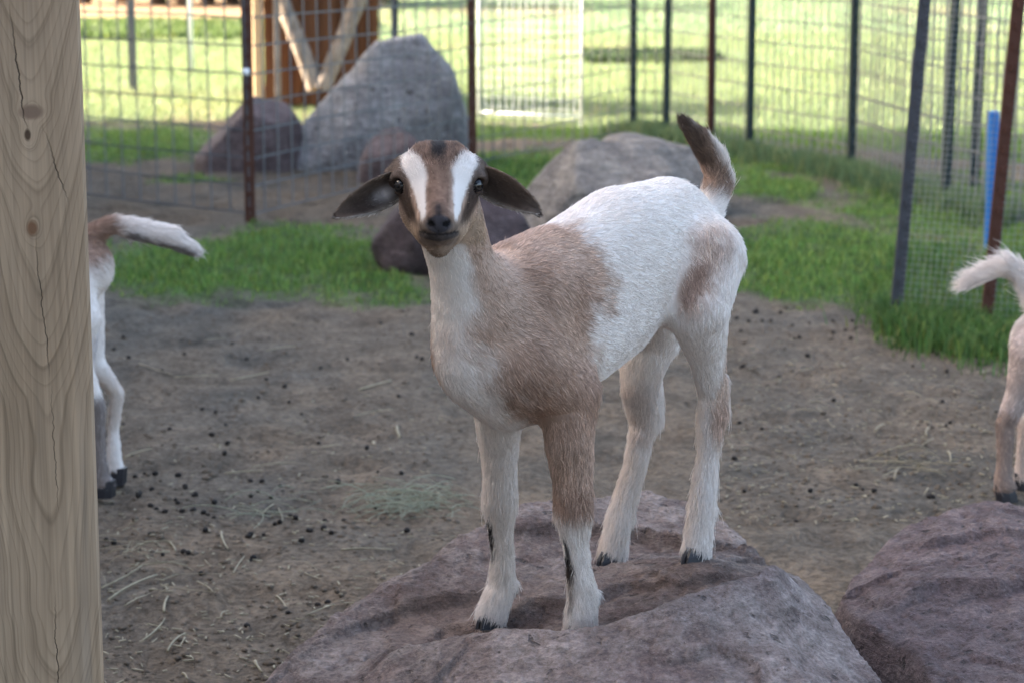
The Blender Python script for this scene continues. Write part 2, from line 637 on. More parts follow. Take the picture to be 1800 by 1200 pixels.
# crop row and dark hedge far left, dark blades standing for a cast shadow beside the white panel
tp, px_, py_ = scatter_px(15000, -120, 640, 42, 70, lambda px, py, X, Y: np.ones(len(px), bool))
blades("crop_row", tp, RNG.uniform(0.04, 0.11, len(tp)), RNG.uniform(0.008, 0.02, len(tp)),
       shade_cols(len(tp), (0.10, 0.15, 0.045), 0.4, 0.1), "band of green crop plants between lawn and dry stubble", cat="crop", lean=0.7)
tp, px_, py_ = scatter_px(9000, 1030, 1250, 96, 112, lambda px, py, X, Y: np.abs(fbm(np.stack([X * 2, Y * 2, 0 * X], -1), 2, 5)) < 0.6)
blades("shadow_strip", tp, RNG.uniform(0.03, 0.09, len(tp)), RNG.uniform(0.006, 0.014, len(tp)),
       shade_cols(len(tp), (0.045, 0.075, 0.03), 0.4, 0.05), "low dark blades standing for a cast shadow right of the white wire panel", cat="shadow strip", lean=0.7)
tp, px_, py_ = scatter_px(26000, 700, 1900, -6, 100, lambda px, py, X, Y: (np.sin(Y * 5.2 + 0.4 * X) > -0.2))
blades("field_crop", tp, RNG.uniform(0.02, 0.06, len(tp)), RNG.uniform(0.006, 0.012, len(tp)),
       shade_cols(len(tp), (0.19, 0.27, 0.14), 0.3, 0.2), "pale green crop rows in the sunlit field", cat="crop", lean=0.8)

# ================================================================= boulders
M_ROCK_MAIN = mat_rock("purple_granite", (0.180, 0.138, 0.120), (0.118, 0.083, 0.074), (0.27, 0.222, 0.198), 1.0, True)
M_ROCK_DARK = mat_rock("dark_red_quartzite", (0.075, 0.05, 0.05), (0.05, 0.034, 0.034), (0.11, 0.08, 0.08), 1.0)
M_ROCK_PURPLE = mat_rock("purple_quartzite", (0.125, 0.087, 0.083), (0.082, 0.055, 0.053), (0.175, 0.132, 0.124), 1.0)
M_ROCK_GREY = mat_rock("grey_granite", (0.26, 0.24, 0.232), (0.175, 0.162, 0.162), (0.35, 0.33, 0.31), 0.45)
M_ROCK_TAN = mat_rock("tan_granite", (0.21, 0.18, 0.155), (0.15, 0.128, 0.115), (0.33, 0.285, 0.235), 0.6)


def tps(ctrl, Q, lam=1e-5):
    """thin-plate spline height through survey points"""
    P = np.array([c[:2] for c in ctrl]); z = np.array([c[2] for c in ctrl])
    U = lambda d: np.where(d > 1e-9, d * d * np.log(d + 1e-12), 0)
    n = len(P)
    K = U(np.linalg.norm(P[:, None] - P[None], axis=-1)) + lam * np.eye(n)
    A = np.zeros((n + 3, n + 3)); A[:n, :n] = K
    A[:n, n] = 1; A[:n, n + 1:] = P; A[n, :n] = 1; A[n + 1:, :n] = P.T
    w = np.linalg.solve(A, np.concatenate([z, [0, 0, 0]]))
    out = np.empty(len(Q))
    for s in range(0, len(Q), 20000):
        q = Q[s:s + 20000]
        out[s:s + 20000] = U(np.linalg.norm(q[:, None] - P[None], axis=-1)) @ w[:n] + w[n] + q @ w[n + 1:]
    return out


def faceted(ctrl, Q, O, seed):
    """broken-stone surface: flat fracture faces between surveyed corners, corners jittered"""
    from mathutils.geometry import delaunay_2d_cdt
    rs = np.random.default_rng(seed + 90)
    C = np.array(ctrl)
    ex = []
    lo, hi = O.min(0) - 0.15, O.max(0) + 0.15
    while len(ex) < 34:
        q = rs.uniform(lo, hi)
        if min(np.linalg.norm(C[:, :2] - q, axis=1).min(), min([np.linalg.norm(q - e) for e in ex] + [9])) > 0.062: ex.append(q)
    corner = [np.array(c) for c in ((lo[0], lo[1]), (lo[0], hi[1]), (hi[0], lo[1]), (hi[0], hi[1]))]
    E2 = np.array(ex + corner)
    ze = np.clip(tps(ctrl, E2), -0.1, 0.34) + rs.normal(0, 0.021, len(E2))
    P = np.concatenate([C[:, :2], E2]); Z = np.concatenate([C[:, 2], ze])
    tri = delaunay_2d_cdt([Vector(p) for p in P], [], [], 0, 1e-6)
    V2 = np.array([tuple(v) for v in tri[0]]); src = [o[0] for o in tri[3]]
    ZZ = Z[src]
    n3 = np.stack([Q[:, 0], Q[:, 1], 0 * Q[:, 0]], -1)
    W = Q + 0.010 * np.stack([fbm(n3 * 16, 4, seed + 60), fbm(n3 * 16 + 7, 4, seed + 61)], -1)
    out = tps(ctrl, Q)
    for f in tri[2]:
        a, b_, c = [V2[k] for k in f[:3]]
        det = (b_[0] - a[0]) * (c[1] - a[1]) - (c[0] - a[0]) * (b_[1] - a[1])
        if abs(det) < 1e-9: continue
        l1 = ((W[:, 0] - a[0]) * (c[1] - a[1]) - (c[0] - a[0]) * (W[:, 1] - a[1])) / det
        l2 = ((b_[0] - a[0]) * (W[:, 1] - a[1]) - (W[:, 0] - a[0]) * (b_[1] - a[1])) / det
        m = (l1 >= 0) & (l2 >= 0) & (l1 + l2 <= 1)
        zf = ZZ[f[0]] + l1 * (ZZ[f[1]] - ZZ[f[0]]) + l2 * (ZZ[f[2]] - ZZ[f[0]])
        out[m] = 0.85 * zf[m] + 0.15 * out[m]
    return out


def plan_rock(name, ctrl, outline, mat, label, step=0.0042, seed=0, crease=None, rough=1.0, tint=None):
    """boulder whose top follows surveyed heights and whose sides roll over the plan outline down to the ground"""
    O = np.array(outline)
    lo, hi = O.min(0) - 0.02, O.max(0) + 0.02
    X, Y = np.meshgrid(np.arange(lo[0], hi[0], step), np.arange(lo[1], hi[1], step))
    Q = np.stack([X.ravel(), Y.ravel()], -1)
    d = np.full(len(Q), 1e9); ins = np.zeros(len(Q), bool)
    for a, b in zip(O, np.roll(O, -1, 0)):                      # signed distance to the outline
        e = b - a
        t = np.clip(((Q - a) @ e) / (e @ e), 0, 1)
        d = np.minimum(d, np.linalg.norm(Q - a - t[:, None] * e, axis=1))
        c = ((a[1] <= Q[:, 1]) != (b[1] <= Q[:, 1]))
        xi = a[0] + (Q[:, 1] - a[1]) / (e[1] if abs(e[1]) > 1e-9 else 1e-9) * e[0]
        ins ^= c & (Q[:, 0] < xi)
    d = np.where(ins, d, -d)
    z = faceted(ctrl, Q, O, seed)
    n3 = np.stack([Q[:, 0], Q[:, 1], 0 * d], -1)
    d = d + 0.02 * fbm(n3 * 9, 3, seed + 5)
    if crease is not None: z = crease(Q, z)
    z = np.minimum(z, 0.5)
    rs = np.random.default_rng(seed + 40)
    sites = np.stack([rs.uniform(lo[0], hi[0], 46), rs.uniform(lo[1], hi[1], 46)], -1)
    tilt = rs.normal(0, 0.02, (46, 2)); up_ = rs.normal(0, 0.0008, 46)
    wq = Q + 0.03 * np.stack([fbm(n3 * 10, 4, seed + 60), fbm(n3 * 10 + 7, 4, seed + 61)], -1)
    dd = np.linalg.norm(wq[:, None] * np.array([1.0, 1.5]) - sites[None] * np.array([1.0, 1.5]), axis=-1)
    ni = dd.argmin(1)
    near_ = np.zeros(len(Q))
    for c_ in ctrl[:4] if seed == 3 else (): near_ = np.maximum(near_, np.exp(-((Q[:, 0] - c_[0]) ** 2 + (Q[:, 1] - c_[1]) ** 2) / 0.035 ** 2))
    z = z + rough * (1 - 0.9 * near_) * (np.clip((tilt[ni] * (Q - sites[ni])).sum(1), -0.02, 0.02) + up_[ni])
    z = z + rough * (0.0035 * fbm(n3 * 11, 4, seed, 0.5) - 0.006 * np.abs(fbm(n3 * 30, 4, seed + 1, 0.6)) + 0.0035 * fbm(n3 * 70, 3, seed + 2, 0.6))
    roll = np.clip((d + 0.045) / 0.058, 0, 1)
    z = -0.06 + (z + 0.06) * (0.55 * np.sqrt(1 - (1 - roll) ** 2.2) + 0.45 * np.minimum(1, roll * 1.15))
    w, h = X.shape[1], X.shape[0]
    i = (np.arange(h - 1)[:, None] * w + np.arange(w - 1)[None]).ravel()
    F = np.stack([i, i + 1, i + w + 1, i + w], 1)
    F = F[(z[F] > -0.055).any(1)]
    used = np.unique(F); remap = -np.ones(len(z), int); remap[used] = np.arange(len(used))
    V = np.stack([Q[:, 0], Q[:, 1], z], -1)[used]
    # sideways roughness so that the flanks are not ruled surfaces
    off = np.stack([fbm(V * 14 + 3, 4, seed + 7), fbm(V * 14 + 9, 4, seed + 8), 0 * V[:, 0]], -1) * 0.012
    V = V + off * sstep(0.2, 0.05, V[:, 2])[:, None]
    c = O.mean(0)
    o = mesh_obj(name, V, remap[F], mat, origin=(c[0], c[1], 0), col=tint(Q[used]) if tint else None)
    return tag(o, label, "boulder")


S = lambda px, py, Y: tuple(at(px, py, Y))
main_ctrl = [S(1022, 1121, 2.864), S(862, 1102, 2.955), S(1222, 988, 3.038), S(1072, 996, 3.136),
             S(1130, 892, 3.36), S(1200, 908, 3.32), S(1262, 938, 3.26), S(1000, 908, 3.30), S(900, 930, 3.24), S(830, 948, 3.2), S(700, 1012, 3.1),
             S(600, 1085, 3.0), S(520, 1145, 2.92), S(460, 1203, 2.85), S(1305, 985, 3.14), S(1400, 1010, 2.98), S(1450, 1072, 2.88), S(1535, 1205, 2.74),
             S(700, 1160, 2.86), S(870, 1140, 2.81), S(960, 1139, 2.79), S(1060, 1130, 2.79), S(1180, 1088, 2.80), S(1360, 1038, 2.86), S(1280, 1058, 2.82),
             S(940, 1065, 2.97), S(780, 1080, 2.99), S(1120, 1060, 2.93), S(1240, 1030, 2.95), S(1150, 985, 3.08), S(960, 1000, 3.12),
             S(900, 1205, 2.70), S(1200, 1205, 2.64), S(1380, 1150, 2.70), S(1060, 1175, 2.70), S(650, 1205, 2.78),
             (0.0, 2.45, 0.14), (0.25, 2.42, 0.13), (-0.2, 2.6, 0.11), (0.42, 2.5, 0.11)]
main_out = [S(445, 1218, 2.84)[:2], S(590, 1085, 3.03)[:2], S(690, 1010, 3.14)[:2], S(820, 948, 3.25)[:2], S(990, 905, 3.36)[:2], S(1130, 888, 3.42)[:2],
            S(1215, 905, 3.38)[:2], S(1275, 935, 3.30)[:2], S(1318, 985, 3.18)[:2], S(1412, 1010, 3.01)[:2], S(1465, 1075, 2.90)[:2], S(1548, 1205, 2.75)[:2],
            (0.5, 2.55), (0.40, 2.38), (0.18, 2.31), (-0.08, 2.34), (-0.26, 2.5), (-0.36, 2.68)]


def line_dy(Q, pts, seed, wig=0.010):
    R = np.array([S(*p)[:2] for p in pts])
    o = np.argsort(R[:, 0]); R = R[o]
    yl = np.interp(Q[:, 0], R[:, 0], R[:, 1])
    w = sstep(R[0, 0] - 0.02, R[0, 0] + 0.06, Q[:, 0]) * sstep(R[-1, 0] + 0.03, R[-1, 0] - 0.03, Q[:, 0])
    n3 = np.stack([Q[:, 0], Q[:, 1], 0 * Q[:, 0]], -1)
    return Q[:, 1] - yl + wig * fbm(n3 * 18, 4, seed), w


def main_crease(Q, z):
    # the ridge across the front, with the broken-out hollow behind it
    dy, w = line_dy(Q, [(640, 1185, 2.86), (870, 1140, 2.815), (1060, 1134, 2.795), (1180, 1092, 2.80), (1290, 1060, 2.83), (1385, 1034, 2.90)], 77)
    z = z + w * 0.026 * np.where(dy < 0, np.exp(-(dy / 0.075) ** 2), 1 - sstep(0.0, 0.012, dy))
    feet = np.max([np.exp(-((Q[:, 0] - f_[0]) ** 2 + (Q[:, 1] - f_[1]) ** 2) / 0.05 ** 2) for f_ in main_ctrl[:4]], 0)
    z = z - w * (1 - feet) * 0.022 * sstep(0.0, 0.014, dy) * np.exp(-np.clip(dy, 0, 1) / 0.10)
    # slab edge behind the hind feet, slab edges on the left shoulder
    dy, w = line_dy(Q, [(860, 968, 3.20), (1010, 948, 3.24), (1130, 955, 3.22), (1230, 965, 3.18), (1320, 985, 3.14)], 78)
    z = z + w * 0.020 * sstep(0.0, 0.014, dy) * np.exp(-np.clip(dy, 0, 1) / 0.3)
    dy, w = line_dy(Q, [(560, 1120, 2.95), (690, 1060, 3.03), (800, 1028, 3.06), (850, 1020, 3.07)], 79)
    z = z - w * 0.018 * (1 - sstep(-0.014, 0.0, dy)) * np.exp(-np.clip(-dy, 0, 1) / 0.12)
    dy, w = line_dy(Q, [(900, 1052, 2.98), (1000, 1062, 2.95), (1110, 1020, 3.00), (1200, 1035, 2.96), (1300, 1015, 2.98)], 80)
    return z + w * 0.012 * sstep(0.0, 0.012, dy) * np.exp(-np.clip(dy, 0, 1) / 0.08)


RIDGE = [(640, 1185, 2.86), (870, 1140, 2.815), (1060, 1134, 2.795), (1180, 1092, 2.80), (1290, 1060, 2.83), (1385, 1034, 2.90)]


def main_tint(Q):  # darker and browner behind the ridge, lighter on the front face
    n3 = np.stack([Q[:, 0], Q[:, 1], 0 * Q[:, 0]], -1)
    dy, w = line_dy(Q, RIDGE, 77)
    k = fbm(n3 * 9, 4, 83)
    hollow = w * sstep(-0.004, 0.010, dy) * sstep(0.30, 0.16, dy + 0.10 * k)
    front_face = sstep(0.004, -0.012, dy) * sstep(-0.12, 0.02, Q[:, 0] + 0.05 * k)
    left = sstep(0.02, -0.10, Q[:, 0] + 0.05 * k) * sstep(-0.2, 0.3, k)
    c = np.ones((len(Q), 3))
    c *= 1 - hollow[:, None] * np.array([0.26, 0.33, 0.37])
    c *= 1 + front_face[:, None] * np.array([0.26, 0.27, 0.30])
    return c * (1 - left[:, None] * np.array([0.12, 0.2, 0.22]))


def right_crease(Q, z):
    dy, w = line_dy(Q, [(1560, 1085, 3.04), (1650, 1040, 3.10), (1760, 1050, 3.08), (1900, 1010, 3.14)], 81)
    z = z + w * 0.02 * sstep(0.0, 0.014, dy) * np.exp(-np.clip(dy, 0, 1) / 0.2)
    dy, w = line_dy(Q, [(1600, 980, 3.24), (1700, 960, 3.28), (1850, 965, 3.28)], 82)
    return z + w * 0.014 * sstep(0.0, 0.012, dy) * np.exp(-np.clip(dy, 0, 1) / 0.2)


plan_rock("boulder", main_ctrl, main_out, M_ROCK_MAIN, "broad purple-grey granite boulder the brown and white kid stands on", seed=3, crease=main_crease, tint=main_tint)

r_ctrl = [S(1560, 965, 3.30), S(1650, 925, 3.40), S(1740, 900, 3.46), S(1830, 903, 3.46), S(1950, 930, 3.42), S(1515, 1010, 3.22), S(1480, 1055, 3.16),
          S(1700, 1000, 3.18), S(1800, 1000, 3.18), S(1620, 1090, 3.02), S(1560, 1060, 3.08), S(1720, 1100, 2.98), S(1640, 1200, 2.84), S(1800, 1150, 2.9), S(1950, 1100, 2.95), S(1800, 1210, 2.8),
          (0.62, 2.7, 0.12), (0.85, 2.7, 0.12)]
r_out = [S(1462, 1062, 3.17)[:2], S(1500, 1012, 3.25)[:2], S(1552, 962, 3.34)[:2], S(1645, 918, 3.45)[:2], S(1740, 893, 3.52)[:2], S(1840, 896, 3.52)[:2],
         S(1960, 925, 3.46)[:2], (0.98, 3.2), (1.02, 2.9), (0.9, 2.66), (0.66, 2.64), (0.545, 2.78), S(1595, 1190, 2.93)[:2], S(1500, 1120, 3.06)[:2]]
plan_rock("boulder", r_ctrl, r_out, M_ROCK_PURPLE, "dark purple boulder with a sloping top beside the kid's boulder", seed=31, crease=right_crease, rough=1.2)


def rock(name, base, lumps, planes, mat, label, seed, h=0.014, amp=0.03, freq=5.0, ncut=13):
    """boulder from overlapping lumps cut by flat fracture planes; lumps (dx,dy,dz,rx,ry,rz), planes (nx,ny,nz,d)"""
    base = np.array(base, float)
    L = np.array(lumps)
    lo = (L[:, :3] - L[:, 3:]).min(0) - 0.08; hi = (L[:, :3] + L[:, 3:]).max(0) + 0.08
    lo[2] = -0.12
    ax = [np.arange(lo[k], hi[k], h) for k in range(3)]
    P = np.stack(np.meshgrid(*ax, indexing='ij'), -1)
    D = None
    for l in L:
        d = ellip(P, l[:3], np.eye(3), *l[3:])
        D = d if D is None else smin(D, d, 0.06)
    rs = np.random.default_rng(seed + 300)
    cuts = [(nrm(p[:3]), p[3]) for p in planes]
    for _ in range(ncut):                                          # more fracture faces
        nv = rs.normal(0, 1, 3); nv[2] = abs(nv[2]) * 0.7; nv = nrm(nv)
        sup = max(l[:3] @ nv + np.linalg.norm(l[3:] * nv) for l in L)
        cuts.append((nv, sup * rs.uniform(0.86, 0.96)))
    for (nv, dd) in cuts:
        e = P @ nv - dd
        D = -smin(-D, -e, 0.010)
    D = D + amp * 0.55 * fbm(P * freq, 5, seed, 0.55) + 0.5 * amp * np.abs(fbm(P * freq * 2.6, 4, seed + 4, 0.55))
    D = np.maximum(D, -0.07 - P[..., 2])
    V, F = surface_nets(D, lo, h)
    o = mesh_obj(name, V + base, F, mat, origin=base)
    return tag(o, label, "boulder")


b = gnd(795, 488)
rock("boulder", (b[0], b[1] + 0.18, 0), [(0, 0, 0.09, 0.265, 0.2, 0.21)], [(-1, -0.3, -0.5, 0.20), (0.3, -0.6, 0.7, 0.19), (-0.35, 0.1, 1, 0.25)], M_ROCK_DARK,
     "low dark purple boulder in the grass behind the kid's neck", 51, amp=0.035)
b = gnd(1075, 432)
rock("boulder", (b[0] - 0.02, b[1] + 0.2, 0), [(0, 0, 0.06, 0.32, 0.26, 0.29)], [(-0.8, -0.3, 0.6, 0.26), (0.1, -0.5, 0.9, 0.27)], M_ROCK_TAN,
     "rounded grey boulder just behind the kid's back", 61, amp=0.03, ncut=3)
b = gnd(1112, 378)
rock("boulder", (b[0], b[1] + 0.2, 0), [(0, 0, 0.0, 0.36, 0.28, 0.28), (0.14, -0.05, 0.02, 0.25, 0.2, 0.24)], [(-0.7, -0.2, 0.7, 0.24), (0.25, 0, 1, 0.275), (0.5, -0.6, 0.8, 0.29)], M_ROCK_TAN,
     "brownish boulder with a pale streak behind the rounded grey boulder", 71, amp=0.03, ncut=3)
b = gnd(432, 302)
rock("boulder", (b[0], b[1] + 0.2, 0), [(0, 0, 0.04, 0.25, 0.2, 0.30), (0.08, 0, 0.1, 0.17, 0.16, 0.26)], [(-0.75, -0.2, 0.75, 0.2), (0.3, -0.3, 0.9, 0.27)], M_ROCK_PURPLE,
     "dark purple boulder at the left foot of the tall grey boulder", 81, amp=0.03)
b = gnd(655, 300)
rock("boulder", (b[0], b[1] + 0.28, 0), [(0.0, 0, 0.04, 0.50, 0.3, 0.36), (0.17, 0.02, 0.2, 0.30, 0.28, 0.48)],
     [(-0.75, 0, 0.66, 0.358), (-0.12, 0, 1, 0.535), (0.77, 0, 0.64, 0.515), (0.966, 0, 0.26, 0.435), (0.1, -0.9, 0.45, 0.33), (-0.5, -0.7, 0.5, 0.33)], M_ROCK_GREY, "tall pale grey boulder rising to a rounded peak behind the wire fence", 91, amp=0.03, freq=4)
b = gnd(700, 318)
rock("boulder", (b[0], b[1] + 0.08, 0), [(0, 0, 0.02, 0.19, 0.14, 0.21)], [(-0.3, -0.5, 0.8, 0.16), (0.6, 0, 0.8, 0.17)], M_ROCK_PURPLE,
     "small pinkish purple boulder leaning on the tall grey boulder's front", 101, amp=0.025, h=0.014)
b = gnd(590, 300)
rock("boulder", (b[0], b[1] + 0.16, 0), [(0, 0, 0.0, 0.12, 0.1, 0.1)], [(0, 0, 1, 0.08)], M_ROCK_GREY,
     "low grey stone wedged under the tall grey boulder", 111, amp=0.02, h=0.012)

# ================================================================= near wooden post
def mat_postwood():
    n = NT("weathered_pine")
    p = n.coord()
    wig = n.noise(n.mapping(p, (6, 6, 2.2)), 1.0, 3, 0.5)
    x, y, z = n.sep(p)
    w = n.math('SUBTRACT', wig, 0.5)
    zw = n.math('SUBTRACT', n.noise(n.mapping(p, (0, 0, 4.0), (2.3, 0, 0)), 1.0, 2, 0.5), 0.5)
    xo = n.math('ADD', n.math('SUBTRACT', x, 0.018), n.math('ADD', n.math('MULTIPLY', w, 0.03), n.math('MULTIPLY', zw, 0.03)))
    # knots push the rings aside
    def knot(kx, kz, rx, rz):
        a = n.math('DIVIDE', n.math('SUBTRACT', x, kx), rx)
        c = n.math('DIVIDE', n.math('SUBTRACT', z, kz), rz)
        r2 = n.math('ADD', n.math('MULTIPLY', a, a), n.math('MULTIPLY', c, c))
        return n.math('POWER', 2.718, n.math('MULTIPLY', r2, -1.0)), r2
    K = [knot(*k) for k in KNOTS]
    x2 = n.math('POWER', n.math('ABSOLUTE', xo), 1.6)
    low = n.math('MINIMUM', n.math('MAXIMUM', n.math('SUBTRACT', POST_Z1, z), 0.0), 0.26)
    zz = n.math('ADD', n.math('ADD', z, n.math('MULTIPLY', low, 0.8)), n.math('MULTIPLY', zw, 0.22))
    v = n.math('SUBTRACT', zz, n.math('MULTIPLY', x2, 16.5))
    v = n.math('ADD', v, n.math('MULTIPLY', w, 0.07))
    for (g, r2), amp in zip(K, (0.10, 0.07, 0.06)):
        v = n.math('ADD', v, n.math('MULTIPLY', g, amp))
    fr = n.math('FRACT', n.math('MULTIPLY', v, 11.0))
    fr2 = n.math('FRACT', n.math('ADD', n.math('MULTIPLY', v, 31.0), 0.3))
    ring = n.ramp(fr, [(0.0, 0.0), (0.62, 0.12), (0.86, 0.45), (0.93, 1.0), (0.965, 0.5), (1.0, 0.0)])
    ring2 = n.ramp(fr2, [(0.0, 0.0), (0.75, 0.2), (0.92, 1.0), (1.0, 0.0)])
    fib = n.noise(n.mapping(p, (160, 160, 3.0)), 1.0, 4, 0.6)
    blot = n.noise(n.mapping(p, (9, 9, 2.5)), 1.0, 4, 0.6)
    c = n.mix(n.ramp(blot, [(0.3, 0), (0.7, 1)]), (0.34, 0.235, 0.15), (0.47, 0.34, 0.23))
    c = n.mix(n.math('MULTIPLY', ring, 0.45), c, (0.13, 0.085, 0.052))
    c = n.mix(n.math('MULTIPLY', ring2, 0.28), c, (0.12, 0.08, 0.05))
    c = n.mix(0.7, c, n.ramp(fib, [(0.3, 0.6), (0.7, 1.2)]), 'MULTIPLY')
    grey = n.noise(n.mapping(p, (30, 30, 1.2)), 1.0, 3)
    c = n.mix(n.ramp(grey, [(0.55, 0), (0.75, 0.25)]), c, (0.26, 0.235, 0.21))
    for (g, r2), (col, a, b_) in zip(K, (((0.055, 0.03, 0.018), 0.16, 0.5), ((0.17, 0.085, 0.045), 0.25, 1.0), ((0.2, 0.13, 0.09), 0.35, 1.1))):
        c = n.mix(n.ramp(r2, [(a * 0.5, 0.92), (b_ * 0.5, 0)]), c, col)
    # drying cracks
    crack_h = None
    for (z0, z1, x0, slope, wd, sd) in CRACKS:
        wx = n.math('ADD', n.math('MULTIPLY', n.math('SUBTRACT', z, z0), slope), x0)
        jit = n.math('MULTIPLY', n.math('SUBTRACT', n.noise(n.mapping(p, (0, 0, 40), (sd, 0, 0)), 1.0, 4, 0.6), 0.5), 0.012)
        dx = n.math('ABSOLUTE', n.math('SUBTRACT', x, n.math('ADD', wx, jit)))
        span = n.math('MULTIPLY', n.math('MULTIPLY', n.math('SUBTRACT', z, z0), 22.0, clamp=True), n.math('MULTIPLY', n.math('SUBTRACT', z1, z), 14.0, clamp=True))
        k = n.math('MULTIPLY', n.math('SUBTRACT', 1.0, n.math('DIVIDE', dx, wd), clamp=True), span)
        c = n.mix(n.math('MINIMUM', n.math('MULTIPLY', k, 1.3), 0.9), c, (0.035, 0.024, 0.017))
        crack_h = k if crack_h is None else n.math('MAXIMUM', crack_h, k)
    n.bump(n.math('SUBTRACT', n.math('ADD', n.math('MULTIPLY', fib, 0.35), n.math('MULTIPLY', ring, 0.12)), n.math('MULTIPLY', crack_h, 1.6)), 0.5, 0.002)
    return n.done(c, 0.8, 0.2)


PY = 2.62
pr = at(162, 600, PY)
px_off = 0.0
POST_W = 0.15
post_ang = rad(15.5)                               # faces a little towards the pen
ux = np.array([math.cos(post_ang), -math.sin(post_ang) * 0 + math.sin(post_ang), 0])
uy = np.array([-ux[1], ux[0], 0])
pc = pr - ux * POST_W / 2
post_base = np.array([pc[0], pc[1], 0.0])
kz = lambda px, py: (pr[0] + 0, at(px, py, PY)[2])
def post_uv(px, py):
    q = at(px, py, PY)
    return (q[0] - post_base[0]) / ux[0], q[2]
POST_Z1 = post_uv(60, 690)[1]
k1, k2, k3 = post_uv(54, 235), post_uv(62, 398), post_uv(60, 195)
KNOTS = [(k1[0], k1[1], 0.009, 0.016), (k2[0], k2[1], 0.011, 0.016), (k3[0], k3[1], 0.022, 0.014)]
def crack(p0, p1, wd, sd):
    a, b_ = post_uv(*p0), post_uv(*p1)
    lo, hi = (b_, a) if a[1] > b_[1] else (a, b_)
    return (lo[1], hi[1], lo[0], (hi[0] - lo[0]) / (hi[1] - lo[1]), wd, sd)
CRACKS = [crack((22, 0), (52, 235), 0.0013, 3.1), crack((76, 215), (122, 360), 0.0013, 7.7), crack((66, 400), (92, 660), 0.0008, 1.3),
          crack((92, 660), (106, 900), 0.0006, 5.2), crack((100, 1030), (108, 1250), 0.0009, 9.4)]
mb = MB()
mb.box(post_base + np.array([0, 0, 1.25]) + uy * POST_W / 2, ux * POST_W / 2, uy * POST_W / 2, np.array([0, 0, 1.3]), bev=0.004)
post = mb.build("wooden_post", None, origin=tuple(post_base))
post.rotation_euler = (0, 0, 0)
# grain runs in the post's own axes: rotate mesh data into a local frame
th = math.atan2(ux[1], ux[0])
co = np.empty(len(post.data.vertices) * 3, np.float32); post.data.vertices.foreach_get("co", co); co = co.reshape(-1, 3)
cr, sr = math.cos(-th), math.sin(-th)
co2 = co.copy(); co2[:, 0] = co[:, 0] * cr - co[:, 1] * sr; co2[:, 1] = co[:, 0] * sr + co[:, 1] * cr
post.data.vertices.foreach_set("co", co2.ravel()); post.rotation_euler = (0, 0, th)
post.data.materials.append(mat_postwood())
tag(post, "thick square weathered pine post with knots and drying cracks", "post")

# ================================================================= fences
M_WIRE = mat_plain("galvanised_wire", (0.16, 0.17, 0.185), 0.5, 0.5, 0.4, 0.2)
M_WIRE_DULL = mat_plain("dull_zinc_wire", (0.27, 0.285, 0.30), 0.6, 0.4, 0.0, 0.15)
M_WIRE_PALE = mat_plain("bright_galvanised_wire", (0.78, 0.78, 0.76), 0.45, 0.5, 0.0, 0.1)
M_RUST = mat_plain("rusty_steel", (0.105, 0.045, 0.030), 0.85, 0.2, 0.0, 0.5, 60)
M_GREEN = mat_plain("green_painted_steel", (0.030, 0.046, 0.044), 0.7, 0.25, 0.0, 0.45, 40)
M_GREY_STEEL = mat_plain("grey_steel", (0.085, 0.085, 0.095), 0.7, 0.3, 0.2, 0.5, 50)
M_WHITE = mat_plain("white_fibreglass", (0.8, 0.8, 0.78), 0.4, 0.4, 0.0, 0.1)
M_BLUE = mat_plain("blue_plastic", (0.02, 0.14, 0.42), 0.5, 0.4, 0.0, 0.15)


def tpost(name, base, height, mat, parent, lean=(0, 0), face=0.0, w=0.036):
    """steel T-post: flange, stem and studs, driven into the ground"""
    base = np.asarray(base, float)
    d = nrm((lean[0], lean[1], 1.0))
    fx = np.array([math.cos(face), math.sin(face), 0.0]); fx = nrm(fx - d * (fx @ d))
    fy = np.cross(d, fx)
    mb = MB()
    mid = base + d * (height / 2 - 0.1)
    mb.box(mid, fx * w / 2, fy * 0.003, d * (height / 2 + 0.1))
    mb.box(mid + fy * 0.019, fx * 0.003, fy * 0.0155, d * (height / 2 + 0.1 - 0.002))
    for k in range(int(height / 0.055)):
        mb.box(base + d * (0.05 + k * 0.055) - fy * 0.006, fx * 0.006, fy * 0.0028, d * 0.009)
    return mb.build(name, mat, parent)


